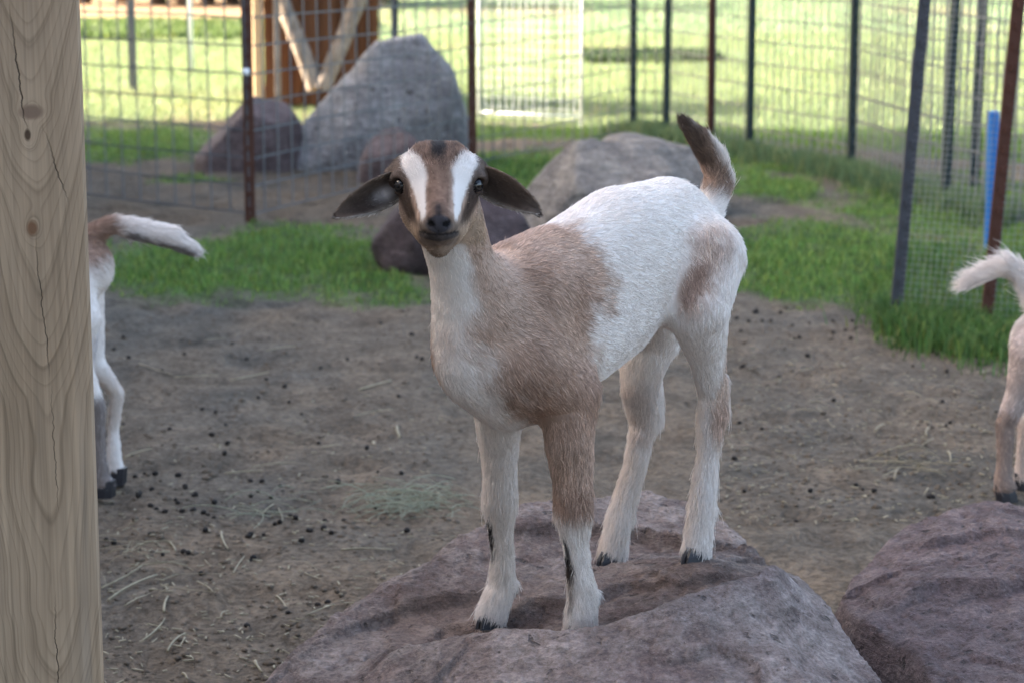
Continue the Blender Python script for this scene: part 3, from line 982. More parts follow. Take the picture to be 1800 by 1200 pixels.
def wire_panel(parent, a, b, h0, h1, sx, sz, r, mat, sag=0.0, name="wire_mesh", lean=(0, 0), seed=0):
    """welded wire between ground points a and b"""
    a, b = np.asarray(a, float), np.asarray(b, float)
    L = np.linalg.norm((b - a)[:2]); u = (b - a) / L
    nv = np.array([-u[1], u[0], 0])
    rr = random.Random(seed)
    V, F = [], []
    def prism(p, q, r):
        d, e, g = frame_of(q - p)
        k = len(V)
        for c in (p, q):
            for t in (0, 2.0944, 4.18879): V.append(c + r * (e * math.cos(t) + g * math.sin(t)))
        for i in range(3): F.append((k + i, k + (i + 1) % 3, k + 3 + (i + 1) % 3, k + 3 + i))
    ph = rr.random() * 6
    bow = lambda s, z: nv * (sag * math.sin(s * 2.1 + ph) * (0.4 + z)) + np.array([0, 0, sag * 0.6 * math.sin(s * 3.1 + ph + z * 2)]) + np.array([lean[0] * z, lean[1] * z, 0])
    ns = max(1, int(round(L / sx)))
    zs = np.arange(h0, h1 + 1e-6, sz)
    P = lambda s, z: a + u * s + np.array([0, 0, z]) + bow(s, z)
    for i in range(ns + 1):
        s = L * i / ns
        zz = np.linspace(h0, h1, 4)
        for z0, z1 in zip(zz[:-1], zz[1:]): prism(P(s, z0), P(s, z1), r)
    ss = np.linspace(0, L, max(3, int(L / 0.3) + 1))
    for z in zs:
        for s0, s1 in zip(ss[:-1], ss[1:]): prism(P(s0, z) + nv * 2 * r, P(s1, z) + nv * 2 * r, r)
    o = mesh_obj(name, np.array(V), F, mat, parent, smooth=False)
    o["kind"] = "stuff"
    return o


# back fence with rusty posts: corner post at (440,390), running away on both sides
c0 = gnd(440, 392)
cL = gnd(60, 340); cL = c0 + (cL - c0) * 1.6
c1 = gnd(831, 300); c2 = gnd(1113, 237)
bf = tag(empty("wire_fence", c0), "square wire mesh fence on rusty posts running in front of the tall boulder", "fence")
tpost("post", c0, 1.45, M_RUST, bf, (0.003, 0), 0.1, 0.038)
tpost("post", c1, 1.45, M_RUST, bf, (-0.006, 0), 0.4)
tpost("post", cL, 1.45, M_RUST, bf, (0, 0), 0.0)
wire_panel(bf, cL, c0, 0.03, 1.32, 0.1, 0.1, 0.0034, M_WIRE, 0.01, seed=1)
wire_panel(bf, c0, c1, 0.03, 1.32, 0.1, 0.1, 0.0034, M_WIRE, 0.006, seed=2)
wire_panel(bf, c1, c2, 0.03, 1.32, 0.1, 0.1, 0.0032, M_WIRE, 0.006, seed=3)
ins = MB(); q = at(432, 127, c0[1] - 0.02)
ins.tube([q - np.array([0, 0.0, 0.012]), q + np.array([0, 0, 0.012])], 0.013, 8)
ins.build("insulator", M_WHITE, bf, smooth=True)

# side fence on green posts
g = [gnd(1113, 237), gnd(1171, 240), gnd(1318, 272), gnd(1496, 303), gnd(1664, 360), gnd(1860, 420)]
gf_ = tag(empty("wire_fence", g[2]), "welded wire fence on dark green steel posts beside the lawn", "fence")
for k, p in enumerate(g):
    tpost("post", p, 1.6, M_GREEN, gf_, ((-0.004, 0.006, 0.0, 0.0, 0.012, 0)[k], 0), 0.5, 0.035)
rp = tpost("post", gnd(1250, 258), 1.6, M_RUST, gf_, (-0.004, 0), 0.5, 0.04)
rp["label"] = "rusty brown post between the green ones"
for k in range(len(g) - 1):
    wire_panel(gf_, g[k], g[k + 1], 0.02, 1.4, 0.06, 0.1, 0.0038, M_WIRE, 0.008, seed=10 + k)

# second, outer green post line on the far right
o1, o2, o3 = gnd(1712, 332), gnd(1950, 345), gnd(1470, 262)
of = tag(empty("wire_fence", o1), "outer wire fence on a single green post behind the blue pipe", "fence")
tpost("post", o1, 1.6, M_GREEN, of, (0.012, 0), 0.2, 0.04)
wire_panel(of, o3, o1, 0.02, 1.4, 0.075, 0.12, 0.0034, M_WIRE, 0.01, seed=21)
wire_panel(of, o1, o2, 0.02, 1.4, 0.075, 0.12, 0.0034, M_WIRE, 0.01, seed=22)

# near right-hand fence of fine mesh with leaning posts
n1, n2, n3 = gnd(1574, 562), gnd(1733, 578), gnd(2150, 600)
LEAN = (0.058, 0.0)
nf_ = tag(empty("wire_fence", n1), "fine chicken wire fence on two leaning posts rising from tall grass", "fence")
gp = tpost("post", n1, 1.35, M_GREY_STEEL, nf_, LEAN, 0.25, 0.036)
gp["label"] = "dark grey leaning end post"
rp = tpost("post", n2, 1.35, M_RUST, nf_, LEAN, 0.2, 0.036)
rp["label"] = "rusty leaning post"
wire_panel(nf_, n1, n2, 0.02, 1.2, 0.017, 0.017, 0.0006, M_WIRE_DULL, 0.006, "fine_mesh", LEAN, 31)
wire_panel(nf_, n2, n3, 0.02, 1.2, 0.017, 0.017, 0.0006, M_WIRE_DULL, 0.006, "fine_mesh", LEAN, 32)

# blue pipe standing behind the rusty leaning post
bpb = gnd(1740, 446)
mb = MB()
bt = at(1747, 196, bpb[1])
mb.tube([bpb + np.array([0, 0, -0.05]), bpb + (bt - bpb) * 0.5, bt], [0.019, 0.019, 0.019], 14)
pipe = mb.build("blue_pipe", M_BLUE, origin=tuple(bpb), smooth=True)
mdf = pipe.modifiers.new("edge", 'EDGE_SPLIT'); mdf.split_angle = rad(40)
tag(pipe, "bright blue plastic pipe standing upright by the rusty leaning post", "pipe")

# white wire panel / gate standing in the sun
wa, wb_ = gnd(842, 214), gnd(1022, 222)
wp = tag(empty("wire_gate", wa), "bright white galvanised mesh gate standing in the sun", "gate")
wire_panel(wp, wa, wb_, 0.03, 1.2, 0.04, 0.05, 0.0013, M_WIRE_PALE, 0.004, seed=41)
mb = MB()
for e_ in (wa, wb_): mb.tube([e_ + np.array([0, 0, -0.03]), e_ + np.array([0, 0, 1.22])], 0.008, 8)
mb.tube([wa + np.array([0, 0, 1.22]), wb_ + np.array([0, 0, 1.22])], 0.008, 8)
mb.tube([wa + np.array([0, 0, 0.05]), wb_ + np.array([0, 0, 0.05])], 0.005, 8)
mb.build("frame", M_WHITE, wp, smooth=True)

# lone posts out on the lawn
o = tag(empty("fence_post", gnd(233, 160)), "grey steel post standing alone on the sunlit lawn", "post")
tpost("steel_profile", gnd(233, 160), 1.3, M_WIRE, o, (0, 0), 0.2, 0.04)
o = tag(empty("fence_post", gnd(695, 190)), "dark steel post standing behind the tall grey boulder", "post")
tpost("steel_profile", gnd(695, 190), 1.4, M_GREY_STEEL, o, (0, 0), 0.2, 0.04)
wbse = gnd(336, 130)
mb = MB(); mb.tube([wbse + np.array([0, 0, -.05]), wbse + np.array([0, 0, 0.6]), wbse + np.array([0.004, 0, 1.15])], [0.018, 0.018, 0.016], 8)
tag(mb.build("fence_stake", M_WHITE, origin=tuple(wbse), smooth=True), "slim white fibreglass stake on the sunlit lawn", "stake")

# ================================================================= wooden shelter with logs
M_BOARD = NT("brown_boards")
_p = M_BOARD.coord(); _k = M_BOARD.noise(M_BOARD.mapping(_p, (30, 30, 2)), 1.0, 5, 0.6)
M_BOARD.bump(_k, 0.4, 0.004)
M_BOARD = M_BOARD.done(M_BOARD.ramp(_k, [(0.3, (0.08, 0.03, 0.013)), (0.55, (0.16, 0.066, 0.03)), (0.8, (0.21, 0.095, 0.045))]), 0.8, 0.2)
_n = NT("grey_bark_log"); _p = _n.coord(); _k = _n.noise(_n.mapping(_p, (1, 1, 0.35)), 45, 6, 0.65)
_n.bump(_k, 0.8, 0.01)
M_LOG = _n.done(_n.ramp(_k, [(0.3, (0.12, 0.09, 0.07)), (0.55, (0.30, 0.24, 0.19)), (0.75, (0.42, 0.36, 0.30))]), 0.9, 0.15)
M_CUT = mat_plain("fresh_cut_wood", (0.62, 0.45, 0.27), 0.7, 0.2, 0.0, 0.2)
M_ROOF = mat_plain("grey_roof_sheet", (0.25, 0.25, 0.26), 0.5, 0.4, 0.5, 0.2)

sb = gnd(466, 192)
sa = rad(8)
sx = np.array([math.cos(sa), math.sin(sa), 0]); sy = np.array([-math.sin(sa), math.cos(sa), 0]); UP = np.array([0, 0, 1.0])
sh = tag(empty("wooden_shelter", sb), "small brown board shelter with pale corner post behind the boulders", "shelter")
SW, SH_, SD = 0.62, 0.86, 0.6
nb = 6
bw = SW / nb
for k in range(nb):
    mb = MB(); mb.box(sb + sx * (bw * (k + 0.5)) + sy * (0.03 + 0.003 * (k % 2)) + UP * (SH_ / 2 + 0.02), sx * (bw / 2 - 0.003), sy * 0.011, UP * (SH_ / 2))
    mb.build("plank", M_BOARD, sh)
mb = MB(); mb.box(sb + sx * SW / 2 + sy * 0.052 + UP * (SH_ / 2 + 0.02), sx * (SW / 2 - 0.01), sy * 0.005, UP * (SH_ / 2 - 0.01)); mb.build("backing_board", M_BOARD, sh)
for (u, v) in ((0, 0), (SW + .02, 0), (0, SD), (SW + .02, SD)):
    mb = MB(); mb.box(sb + sx * (u - 0.03) + sy * (v + 0.02) + UP * SH_ / 2, sx * 0.028, sy * 0.028, UP * (SH_ / 2 + 0.03), bev=0.004)
    mb.build("corner_post", M_CUT if u == 0 else M_BOARD, sh)
for k in range(5):
    for side in (0, 1):
        mb = MB(); mb.box(sb + sx * ((-0.012 - 0.004 * (k % 2)) if not side else SW + .012) + sy * (0.1 + k * 0.115) + UP * (SH_ / 2), sx * 0.01, sy * 0.054, UP * SH_ / 2)
        mb.build("plank", M_BOARD, sh)
mb = MB(); mb.box(sb + sx * SW / 2 + sy * SD / 2 + UP * (SH_ + 0.07), sx * (SW / 2 + 0.14), sy * (SD / 2 + 0.15) + UP * 0.08, UP * 0.012)
mb.build("roof", M_ROOF, sh)


def log(p, q, r0, r1, label, bend=0.02, seed=0):
    p, q = np.asarray(p, float), np.asarray(q, float)
    rr = np.random.default_rng(seed)
    d, a, b_ = frame_of(q - p)
    n = 12; sides = 12
    V, F = [], []
    for i in range(n + 1):
        t = i / n
        c = p + (q - p) * t + a * bend * math.sin(t * 3.1) + b_ * bend * 0.6 * math.sin(t * 5 + seed)
        r = r0 + (r1 - r0) * t
        for k in range(sides):
            w = 2 * math.pi * k / sides
            rad_ = r * (1 + 0.08 * math.sin(3 * w + seed + t * 4) + 0.05 * rr.normal())
            V.append(c + rad_ * (a * math.cos(w) + b_ * math.sin(w)))
    for i in range(n):
        for k in range(sides):
            k2 = (k + 1) % sides
            F.append((i * sides + k, i * sides + k2, (i + 1) * sides + k2, (i + 1) * sides + k))
    o = empty("log", p); tag(o, label, "log")
    mesh_obj("bark", np.array(V), F, M_LOG, o)
    for (i0, e) in ((0, p), (n, q)):
        ring = np.array(V[i0 * sides:(i0 + 1) * sides]); c = ring.mean(0); nn = nrm(e - (p + q) / 2)
        W = np.concatenate([ring * 1.0 + nn * 0.002, [c + nn * 0.004]])
        mesh_obj("cut_end", W, [(k, (k + 1) % sides, sides) for k in range(sides)], M_CUT, o, smooth=False)
    return o


SYF = sb[1] - 0.12
log(at(552, 158, SYF), at(484, -60, SYF + 0.10), 0.05, 0.04, "grey log leaning left against the brown shelter", seed=1)
log(at(570, 158, SYF - 0.03), at(650, -70, SYF + 0.03), 0.045, 0.05, "pale grey log leaning right against the brown shelter", seed=2)
lb = gnd(470, 178); log((lb[0] - 0.06, lb[1] - 0.1, 0.045), (lb[0] + 0.03, lb[1] + 0.35, 0.045), 0.045, 0.05, "short log lying with its sunlit cut end by the corner post", 0.0, 3)
for k, (xa, xb, y, z, r, nm) in enumerate(((505, 600, 176, 0.03, 0.032, "grey log lying on the ground below the leaning logs"),
                                     (515, 585, 168, 0.092, 0.03, "pale log stacked on top of another log below the leaning ones"))):
    a_, b_ = gnd(xa, y), gnd(xb, y); a_[1] -= 0.38; b_[1] -= 0.34; a_[2] = b_[2] = z
    log(a_, b_, r, r * 0.9, nm, 0.004, 5 + k)
pp = at(489, 160, SYF - 0.05)
o = tag(empty("fence_stake", (pp[0], pp[1], 0)), "thin grey wooden stake in front of the brown shelter", "stake")
mb = MB(); mb.box((pp[0], pp[1], 0.55), (0.016, 0, 0), (0, 0.012, 0), (0, 0, 0.6), bev=0.002); mb.build("shaft", M_LOG, o)

# ================================================================= barn that shades the pen (left of the camera) and far hedge trees
M_BARN = NT("red_barn_boards"); _p = M_BARN.coord(); _k = M_BARN.noise(M_BARN.mapping(_p, (6, 6, 0.6)), 1, 5)
M_BARN = M_BARN.done(M_BARN.ramp(_k, [(0.3, (0.30, 0.28, 0.26)), (0.7, (0.42, 0.40, 0.38))]), 0.8, 0.2)
barn = tag(empty("barn", (-9.0, 1.0, 0)), "big grey board barn left of the pen, shading it", "barn")
x0, x1, y0, y1, hw, hr = -13.0, -5.2, -12.0, 12.6, 4.6, 6.6
mb = MB()
mb.add([(x0, y0, -.1), (x1, y0, -.1), (x1, y1, -.1), (x0, y1, -.1), (x0, y0, hw), (x1, y0, hw), (x1, y1, hw), (x0, y1, hw), ((x0 + x1) / 2, y0, hr), ((x0 + x1) / 2, y1, hr)],
       [(0, 1, 5, 8, 4), (1, 2, 6, 5), (2, 3, 7, 9, 6), (3, 0, 4, 7)])
wl = mb.build("wall", M_BARN, barn)
for sgn in (-1, 1):
    mb = MB(); xm = (x0 + x1) / 2
    e = np.array([(x1 - x0) / 2 + 0.4, 0, -(hr - hw) - 0.2]); e[0] *= sgn
    mb.box(np.array([xm, (y0 + y1) / 2, hr + 0.06]) + e / 2, e / 2, np.array([0, (y1 - y0) / 2 + 0.05, 0]), np.array([0, 0, 0.04]))
    mb.build("roof_slope", M_ROOF, barn)
M_BATTEN = mat_plain("grey_batten", (0.33, 0.31, 0.29), 0.8, 0.2)
for k in range(41):
    mb = MB(); mb.box((x1 + 0.02, y0 + 0.3 + k * 0.6, hw / 2 - 0.1), (0.02, 0, 0), (0, 0.03, 0), (0, 0, hw / 2)); mb.build("batten", M_BATTEN, barn)
mb = MB(); mb.box((x1 + 0.05, -3.0, 1.5), (0.03, 0, 0), (0, 1.5, 0), (0, 0, 1.5)); d_ = mb.build("door", M_BOARD, barn)
mb = MB(); mb.tube([(x1 + 0.11, -1.8, 1.0), (x1 + 0.11, -1.8, 1.3)], 0.015, 8); mb.build("handle", M_GREY_STEEL, d_)


M_LEAF = mat_attr("dark_leaves", 0.6, 0.2, 0.3)
_n = NT("bark"); _k = _n.noise(_n.coord(), 12, 5); M_BARK = _n.done(_n.ramp(_k, [(0.3, (0.05, 0.035, 0.025)), (0.7, (0.14, 0.10, 0.08))]), 0.9, 0.1)


def bush(base, w, hgt, label, seed):
    r = np.random.default_rng(seed)
    o = tag(empty("hedge_tree", base), label, "tree", "dark trees beyond the dry stubble")
    mb = MB(); b = np.array(base, float)
    mb.tube([b - [0, 0, .1], b + [0.03, 0, hgt * 0.3], b + [0.0, 0.05, hgt * 0.75]], [0.09, 0.07, 0.02], 7)
    for k in range(5):
        t = r.uniform(0.15, 0.5); a = r.uniform(0, 6.28)
        mb.tube([b + [0, 0, hgt * t], b + [math.cos(a) * w * 0.3, math.sin(a) * w * 0.3, hgt * (t + 0.25)]], [0.04, 0.012], 5)
    mb.build("trunk", M_BARK, o, smooth=True)
    n = 2600
    cl = r.normal(0, 1, (26, 3)); cl = cl / np.linalg.norm(cl, axis=1, keepdims=True) * r.uniform(0.35, 0.95, (26, 1))
    cc = b + [0, 0, hgt * 0.55] + cl * np.array([w / 2, w / 2, hgt * 0.5])
    c = cc[r.integers(0, 26, n)] + r.normal(0, 0.16, (n, 3)) * w * 0.5
    c[:, 2] = np.maximum(c[:, 2], b[2] + 0.04)
    u = r.normal(0, 1, (n, 3)); u /= np.linalg.norm(u, axis=1, keepdims=True)
    v = np.cross(u, r.normal(0, 1, (n, 3))); v /= np.linalg.norm(v, axis=1, keepdims=True)
    s = r.uniform(0.04, 0.08, (n, 1))
    V = np.stack([c - u * s, c + v * s * 0.5, c + u * s, c - v * s * 0.5], 1).reshape(-1, 3)
    F = np.arange(n)[:, None] * 4 + np.arange(4)[None]
    C = np.repeat(np.array([[0.035, 0.06, 0.03]]) * r.uniform(0.5, 1.6, (n, 1)), 4, 0)
    mesh_obj("crown", V, F, M_LEAF, o, smooth=False, col=C)


for k, pxx in enumerate((120, 190, 255, 300, 345, 390, 430, 480, 560, 640)):
    q = gnd(pxx, 14 - 4 * math.sin(k * 1.7)); q[1] += 0.9
    bush(q, 1.3, 1.9 + 0.3 * math.sin(k * 2.1), "dark green hedge tree beyond the dry stubble", 200 + k)

# ================================================================= goats
M_SKIN = mat_attr("goat_coat", 0.85, 0.1)
_n = NT("goat_fur"); M_FUR = _n.done(_n.attr("fur_color"), 0.62, 0.18)
M_HOOF = mat_plain("dark_hoof", (0.022, 0.021, 0.026), 0.5, 0.4, 0.0, 0.4, 80)
_n = NT("goat_eye"); M_EYE = _n.done((0.010, 0.009, 0.010), 0.16, 0.35)
M_PUPIL = NT("pupil").done((0.004, 0.004, 0.005), 0.05, 0.5)
M_IRIS = NT("iris").done((0.035, 0.030, 0.028), 0.12, 0.5)

WHITE = np.array([0.80, 0.725, 0.675]); TAN = np.array([0.47, 0.33, 0.255]); BROWN = np.array([0.25, 0.155, 0.113])
DARK = np.array([0.062, 0.042, 0.034]); BLACK = np.array([0.018, 0.016, 0.017]); GREY = np.array([0.20, 0.17, 0.16]); PINK = np.array([0.62, 0.5, 0.47])


class Prim:
    def __init__(s, a, b, ra, rb, k=0.02, ax=None, q=1.0, flow=None, length=0.012, wt=1.0):
        s.a, s.b, s.ra, s.rb, s.k, s.ax, s.q = np.asarray(a, float), np.asarray(b, float), ra, rb, k, ax, q
        s.flow = nrm(flow) if flow is not None else nrm(s.b - s.a)
        s.length = length

    def d(s, P): return rcone(P, s.a, s.b, s.ra, s.rb, s.ax, s.q)
    def bb(s):
        m = max(s.ra, s.rb) * max(1, s.q)
        return np.minimum(s.a, s.b) - m, np.maximum(s.a, s.b) + m


class Ell:
    def __init__(s, c, R, r, k=0.012, flow=(0, 0, -1), length=0.006):
        s.c, s.R, s.r, s.k, s.flow, s.length = np.asarray(c, float), R, r, k, nrm(flow), length

    def d(s, P): return ellip(P, s.c, s.R, *s.r)
    def bb(s):
        m = max(s.r)
        return s.c - m, s.c + m


class Chain:
    """a limb: segments that share their joints, joined without bulging"""
    def __init__(s, ps, k): s.ps, s.k = ps, k
    def d(s, P): return np.min([p.d(P) for p in s.ps], 0)
    def bb(s): return np.min([p.bb()[0] for p in s.ps], 0), np.max([p.bb()[1] for p in s.ps], 0)


def sdf_mesh(prims, subs, h):
    lo = np.min([p.bb()[0] for p in prims], 0) - 0.03; hi = np.max([p.bb()[1] for p in prims], 0) + 0.03
    n = np.ceil((hi - lo) / h).astype(int)
    ax = [lo[k] + h * np.arange(n[k]) for k in range(3)]
    D = np.ones(n, np.float64)
    def region(p, pad):
        l, u = p.bb()
        i0 = np.clip(((l - pad - lo) / h).astype(int), 0, n - 1); i1 = np.clip(((u + pad - lo) / h).astype(int) + 2, 1, n)
        s = tuple(slice(i0[k], i1[k]) for k in range(3))
        return s, np.stack(np.meshgrid(*[ax[k][s[k]] for k in range(3)], indexing='ij'), -1)
    for p in prims:
        s, P = region(p, p.k + 3 * h)
        D[s] = smin(D[s], p.d(P), p.k)
    for p in subs:
        s, P = region(p, p.k + 3 * h)
        D[s] = -smin(-D[s], p.d(P), p.k)
    return surface_nets(D, lo, h)


def make_fur(name, V, F, N, col, flow, length, count, parent, lift=0.42, rad_=0.00033, seed=0, mask=None, fuzz=0.22, clump=0.5, tone=0.2):
    r = np.random.default_rng(seed)
    T = np.concatenate([F[:, [0, 1, 2]], F[:, [0, 2, 3]]])
    ar = np.linalg.norm(np.cross(V[T[:, 1]] - V[T[:, 0]], V[T[:, 2]] - V[T[:, 0]]), axis=1)
    w = ar * (mask[T].mean(1) if mask is not None else 1.0)
    ti = r.choice(len(T), count, p=w / w.sum())
    u = r.random((count, 2)); fl = u.sum(1) > 1; u[fl] = 1 - u[fl]
    bc = np.stack([1 - u.sum(1), u[:, 0], u[:, 1]], 1)
    lerp = lambda A: (A[T[ti]] * (bc[:, :, None] if A.ndim == 2 else bc)).sum(1)
    P, Nn, Fl, C, L = lerp(V), lerp(N), lerp(flow), lerp(col), lerp(length)
    Nn /= np.linalg.norm(Nn, axis=1, keepdims=True)
    jit = np.stack([fbm(P * 70 + 5, 2, seed + 1), fbm(P * 70 + 25, 2, seed + 2), fbm(P * 70 + 45, 2, seed + 3)], -1)
    Fl = Fl + clump * jit + r.normal(0, fuzz, P.shape)
    Tn = Fl - (Fl * Nn).sum(1, keepdims=True) * Nn
    Tn /= np.linalg.norm(Tn, axis=1, keepdims=True) + 1e-9
    L = L * r.uniform(0.65, 1.25, count) * np.where(r.random(count) < 0.03, 1.5, 1.0)
    lf = (lerp(lift) if isinstance(lift, np.ndarray) else lift) * r.uniform(0.5, 1.5, count)
    L1 = L[:, None]
    d0 = Tn + Nn * lf[:, None]; d0 /= np.linalg.norm(d0, axis=1, keepdims=True)
    d1 = Tn + Nn * (lf * 0.45)[:, None]; d1 /= np.linalg.norm(d1, axis=1, keepdims=True)
    d2 = Tn + Nn * (lf * 0.05)[:, None] + r.normal(0, 0.12, P.shape); d2 /= np.linalg.norm(d2, axis=1, keepdims=True)
    p0 = P - Nn * 0.001
    p1 = p0 + d0 * L1 * 0.34; p2 = p1 + d1 * L1 * 0.33; p3 = p2 + d2 * L1 * 0.33
    pts = np.stack([p0, p1, p2, p3], 1)
    off = np.zeros(3); q = parent
    while q is not None: off += np.array(q.location); q = q.parent
    hc = bpy.data.hair_curves.new(name)
    hc.add_curves([4] * count)
    hc.attributes["position"].data.foreach_set("vector", (pts - off).astype(np.float32).ravel())
    ra = hc.attributes.get("radius") or hc.attributes.new("radius", 'FLOAT', 'POINT')
    rr = np.tile(np.array([1.0, 0.9, 0.65, 0.18]), (count, 1)) * rad_ * r.uniform(0.75, 1.25, (count, 1))
    ra.data.foreach_set("value", rr.astype(np.float32).ravel())
    lum = C.mean(1); tv = np.where(lum > 0.5, 0.35, 1.0)
    br = 1 + tv * (1.8 * tone * fbm(P * np.array([150, 150, 90]), 2, seed + 9) + r.normal(0, tone * 1.3, count))
    lt = (r.random(count) < 0.17) & (lum > 0.12) & (lum < 0.5); br = np.where(lt, br * 1.6, br)
    Cc = np.ones((count, 4), np.float32); Cc[:, :3] = np.clip(C * np.clip(br, 0.4, 1.7)[:, None], 0.004, 0.86)
    ca = hc.attributes.new("fur_color", 'FLOAT_COLOR', 'CURVE')
    ca.data.foreach_set("color", Cc.ravel())
    hc.materials.append(M_FUR)
    o = bpy.data.objects.new(name, hc); COL.objects.link(o); o.parent = parent
    return o


def flow_field(V, prims, sig=0.012):
    W = np.zeros(len(V)); FL = np.zeros_like(V); LN = np.zeros(len(V))
    for p in prims:
        d = np.clip(p.d(V), -0.02, 1)
        w = np.exp(-d / sig)
        W += w; FL += w[:, None] * p.flow; LN += w * p.length
    return FL / W[:, None], LN / W


class Paint:
    """coat markings as soft 3-D patches"""
    def __init__(s, V, base): s.V, s.c = V, np.tile(np.array(base, float), (len(V), 1)); s.n = fbm(V * 38, 4, 5); s.n2 = fbm(V * 110, 3, 6)

    def patch(s, c, r, col, soft=0.35, R=None, amt=1.0, cond=None, noise=0.25):
        L = s.V - np.asarray(c, float)
        if R is not None: L = L @ np.asarray(R).T
        d = np.linalg.norm(L / np.asarray(r, float), axis=1) + noise * s.n + noise * 0.5 * s.n2
        w = sstep(1 + soft / 2, 1 - soft / 2, d) * amt
        if cond is not None: w = w * cond
        s.c = s.c * (1 - w[:, None]) + np.asarray(col) * w[:, None]

    def seg(s, a, b, r0, r1, col, soft=0.5, amt=1.0, noise=0.25, cond=None):
        a, b = np.asarray(a, float), np.asarray(b, float)
        t = np.clip(((s.V - a) @ (b - a)) / ((b - a) @ (b - a)), 0, 1)
        d = np.linalg.norm(s.V - a - t[:, None] * (b - a), axis=1) / (r0 + (r1 - r0) * t) + noise * s.n + noise * 0.5 * s.n2
        w = sstep(1 + soft / 2, 1 - soft / 2, d) * amt
        if cond is not None: w = w * cond
        s.c = s.c * (1 - w[:, None]) + np.asarray(col) * w[:, None]


def hoof(parent, p, fwd, w=0.021, h=0.026, col=None):
    """cloven hoof: two pointed toes with a gap"""
    fwd = nrm((fwd[0], fwd[1], 0)); lat = np.array([-fwd[1], fwd[0], 0]); up = np.array([0, 0, 1.0])
    mb = MB()
    for sgn in (-1, 1):
        base = [(-0.75, 0.06), (-0.75, 0.72), (-0.2, 1.0), (0.5, 0.85), (1.15, 0.28), (1.1, 0.06)]
        V = []
        for (z, sc, sh) in ((0.0, 1.0, 0.0), (0.45, 0.95, -0.1), (1.0, 0.78, -0.32)):
            for (a, b_) in base: V.append(p + fwd * (a * sc + sh) * w * 1.25 + lat * sgn * b_ * sc * w + up * z * h)
        f = []
        for L in range(2):
            for k in range(6):
                k2 = (k + 1) % 6
                q = (L * 6 + k, L * 6 + k2, L * 6 + 6 + k2, L * 6 + 6 + k)
                f.append(q if sgn < 0 else q[::-1])
        f.append(tuple(range(6))[::-1] if sgn < 0 else tuple(range(6))); f.append(tuple(range(12, 18)) if sgn < 0 else tuple(range(12, 18))[::-1])
        mb.add(V, f)
    return mb.build("hoof", col or M_HOOF, parent, smooth=False)


def ear_mesh(mid, across, hw, cup, thick=0.0022, tipcurl=0.0, n=22, m=13):
    """leaf shaped lop ear: mid-line points, across vectors, half widths; returns front+back shell"""
    t0 = np.linspace(0, 1, len(mid)); t = np.linspace(0, 1, n)
    I = lambda A: np.stack([np.interp(t, t0, np.asarray(A)[:, k]) for k in range(np.asarray(A).shape[1])], -1)
    def smooth(A):
        for _ in range(3):
            A[1:-1] = 0.25 * A[:-2] + 0.5 * A[1:-1] + 0.25 * A[2:]
        return A
    Mi, Ac = smooth(I(mid)), smooth(I(across)); H = smooth(np.interp(t, t0, hw)[:, None])[:, 0]; Cu = np.interp(t, t0, cup)
    s = np.linspace(-1, 1, m)
    D = np.gradient(Mi, axis=0); D /= np.linalg.norm(D, axis=1, keepdims=True)
    Ac = Ac - (Ac * D).sum(1, keepdims=True) * D; Ac /= np.linalg.norm(Ac, axis=1, keepdims=True)
    Nf = np.cross(D, Ac)
    Nf *= np.where((Nf[:, 1:2] > 0), -1, 1)                # inner side looks to the front
    P = Mi[:, None] + Ac[:, None] * (s[None, :, None] * H[:, None, None]) + Nf[:, None] * (Cu[:, None, None] * H[:, None, None] * (s[None, :, None] ** 2))
    th = thick * (1 - 0.6 * np.abs(s[None, :, None]) ** 3)
    fr, bk = P + Nf[:, None] * th, P - Nf[:, None] * th
    V = np.concatenate([fr.reshape(-1, 3), bk.reshape(-1, 3)])
    i = (np.arange(n - 1)[:, None] * m + np.arange(m - 1)[None]).ravel()
    q = np.stack([i, i + 1, i + m + 1, i + m], 1)
    o = n * m
    edge = []
    for k in range(n - 1):
        edge += [(k * m, (k + 1) * m, (k + 1) * m + o, k * m + o), ((k + 1) * m + m - 1, k * m + m - 1, k * m + m - 1 + o, (k + 1) * m + m - 1 + o)]
    for k in range(m - 1): edge.append(((n - 1) * m + k, (n - 1) * m + k + 1, (n - 1) * m + k + 1 + o, (n - 1) * m + k + o))
    Fq = np.concatenate([q, q[:, ::-1] + o, np.array(edge)])
    # make the front face outward along Nf
    a, b_, c = V[q[0]][0], V[q[0]][1], V[q[0]][2]
    if np.cross(b_ - a, c - a) @ Nf[0] < 0: Fq = Fq[:, ::-1]
    inner = np.zeros(len(V)); inner[:o] = 1
    S = np.tile(s, n); Tt = np.repeat(t, m)
    return V, Fq, inner, np.concatenate([S, S]), np.concatenate([Tt, Tt]), np.concatenate([np.repeat(D, m, 0)] * 2)


# ----------------------------------------------------------------- the kid on the boulder
YAW = rad(47)
KF = np.array([-math.cos(YAW), -math.sin(YAW), 0]); KN = np.array([-KF[1], KF[0], 0]); KU = np.array([0, 0, 1.0])
KC = at(905, 425, 2.88)


def G(px, py, l=0.0):                    # point at sideways offset l from the kid's mid-plane
    r = ray(px, py)
    return CAMV + r * (((KC - CAMV) @ KN + l) / (r @ KN))


def B(s, l, z): return np.array([KC[0], KC[1], 0]) + KF * s + KN * l + KU * z


HO = at(771, 326, 2.735)                 # between the eyes
hw_ = nrm(np.array([0 - HO[0], 0 - HO[1], 0])); hw_ = nrm(hw_ + np.array([0.0, 0, 0]))
hu = np.array([-hw_[1], hw_[0], 0]); hu = hu if hu[0] > 0 else -hu
hv = KU
HR = np.stack([hu, hv, hw_])


def Hd(u, v, w): return HO + (hu * u + hv * v + hw_ * w) * 0.001


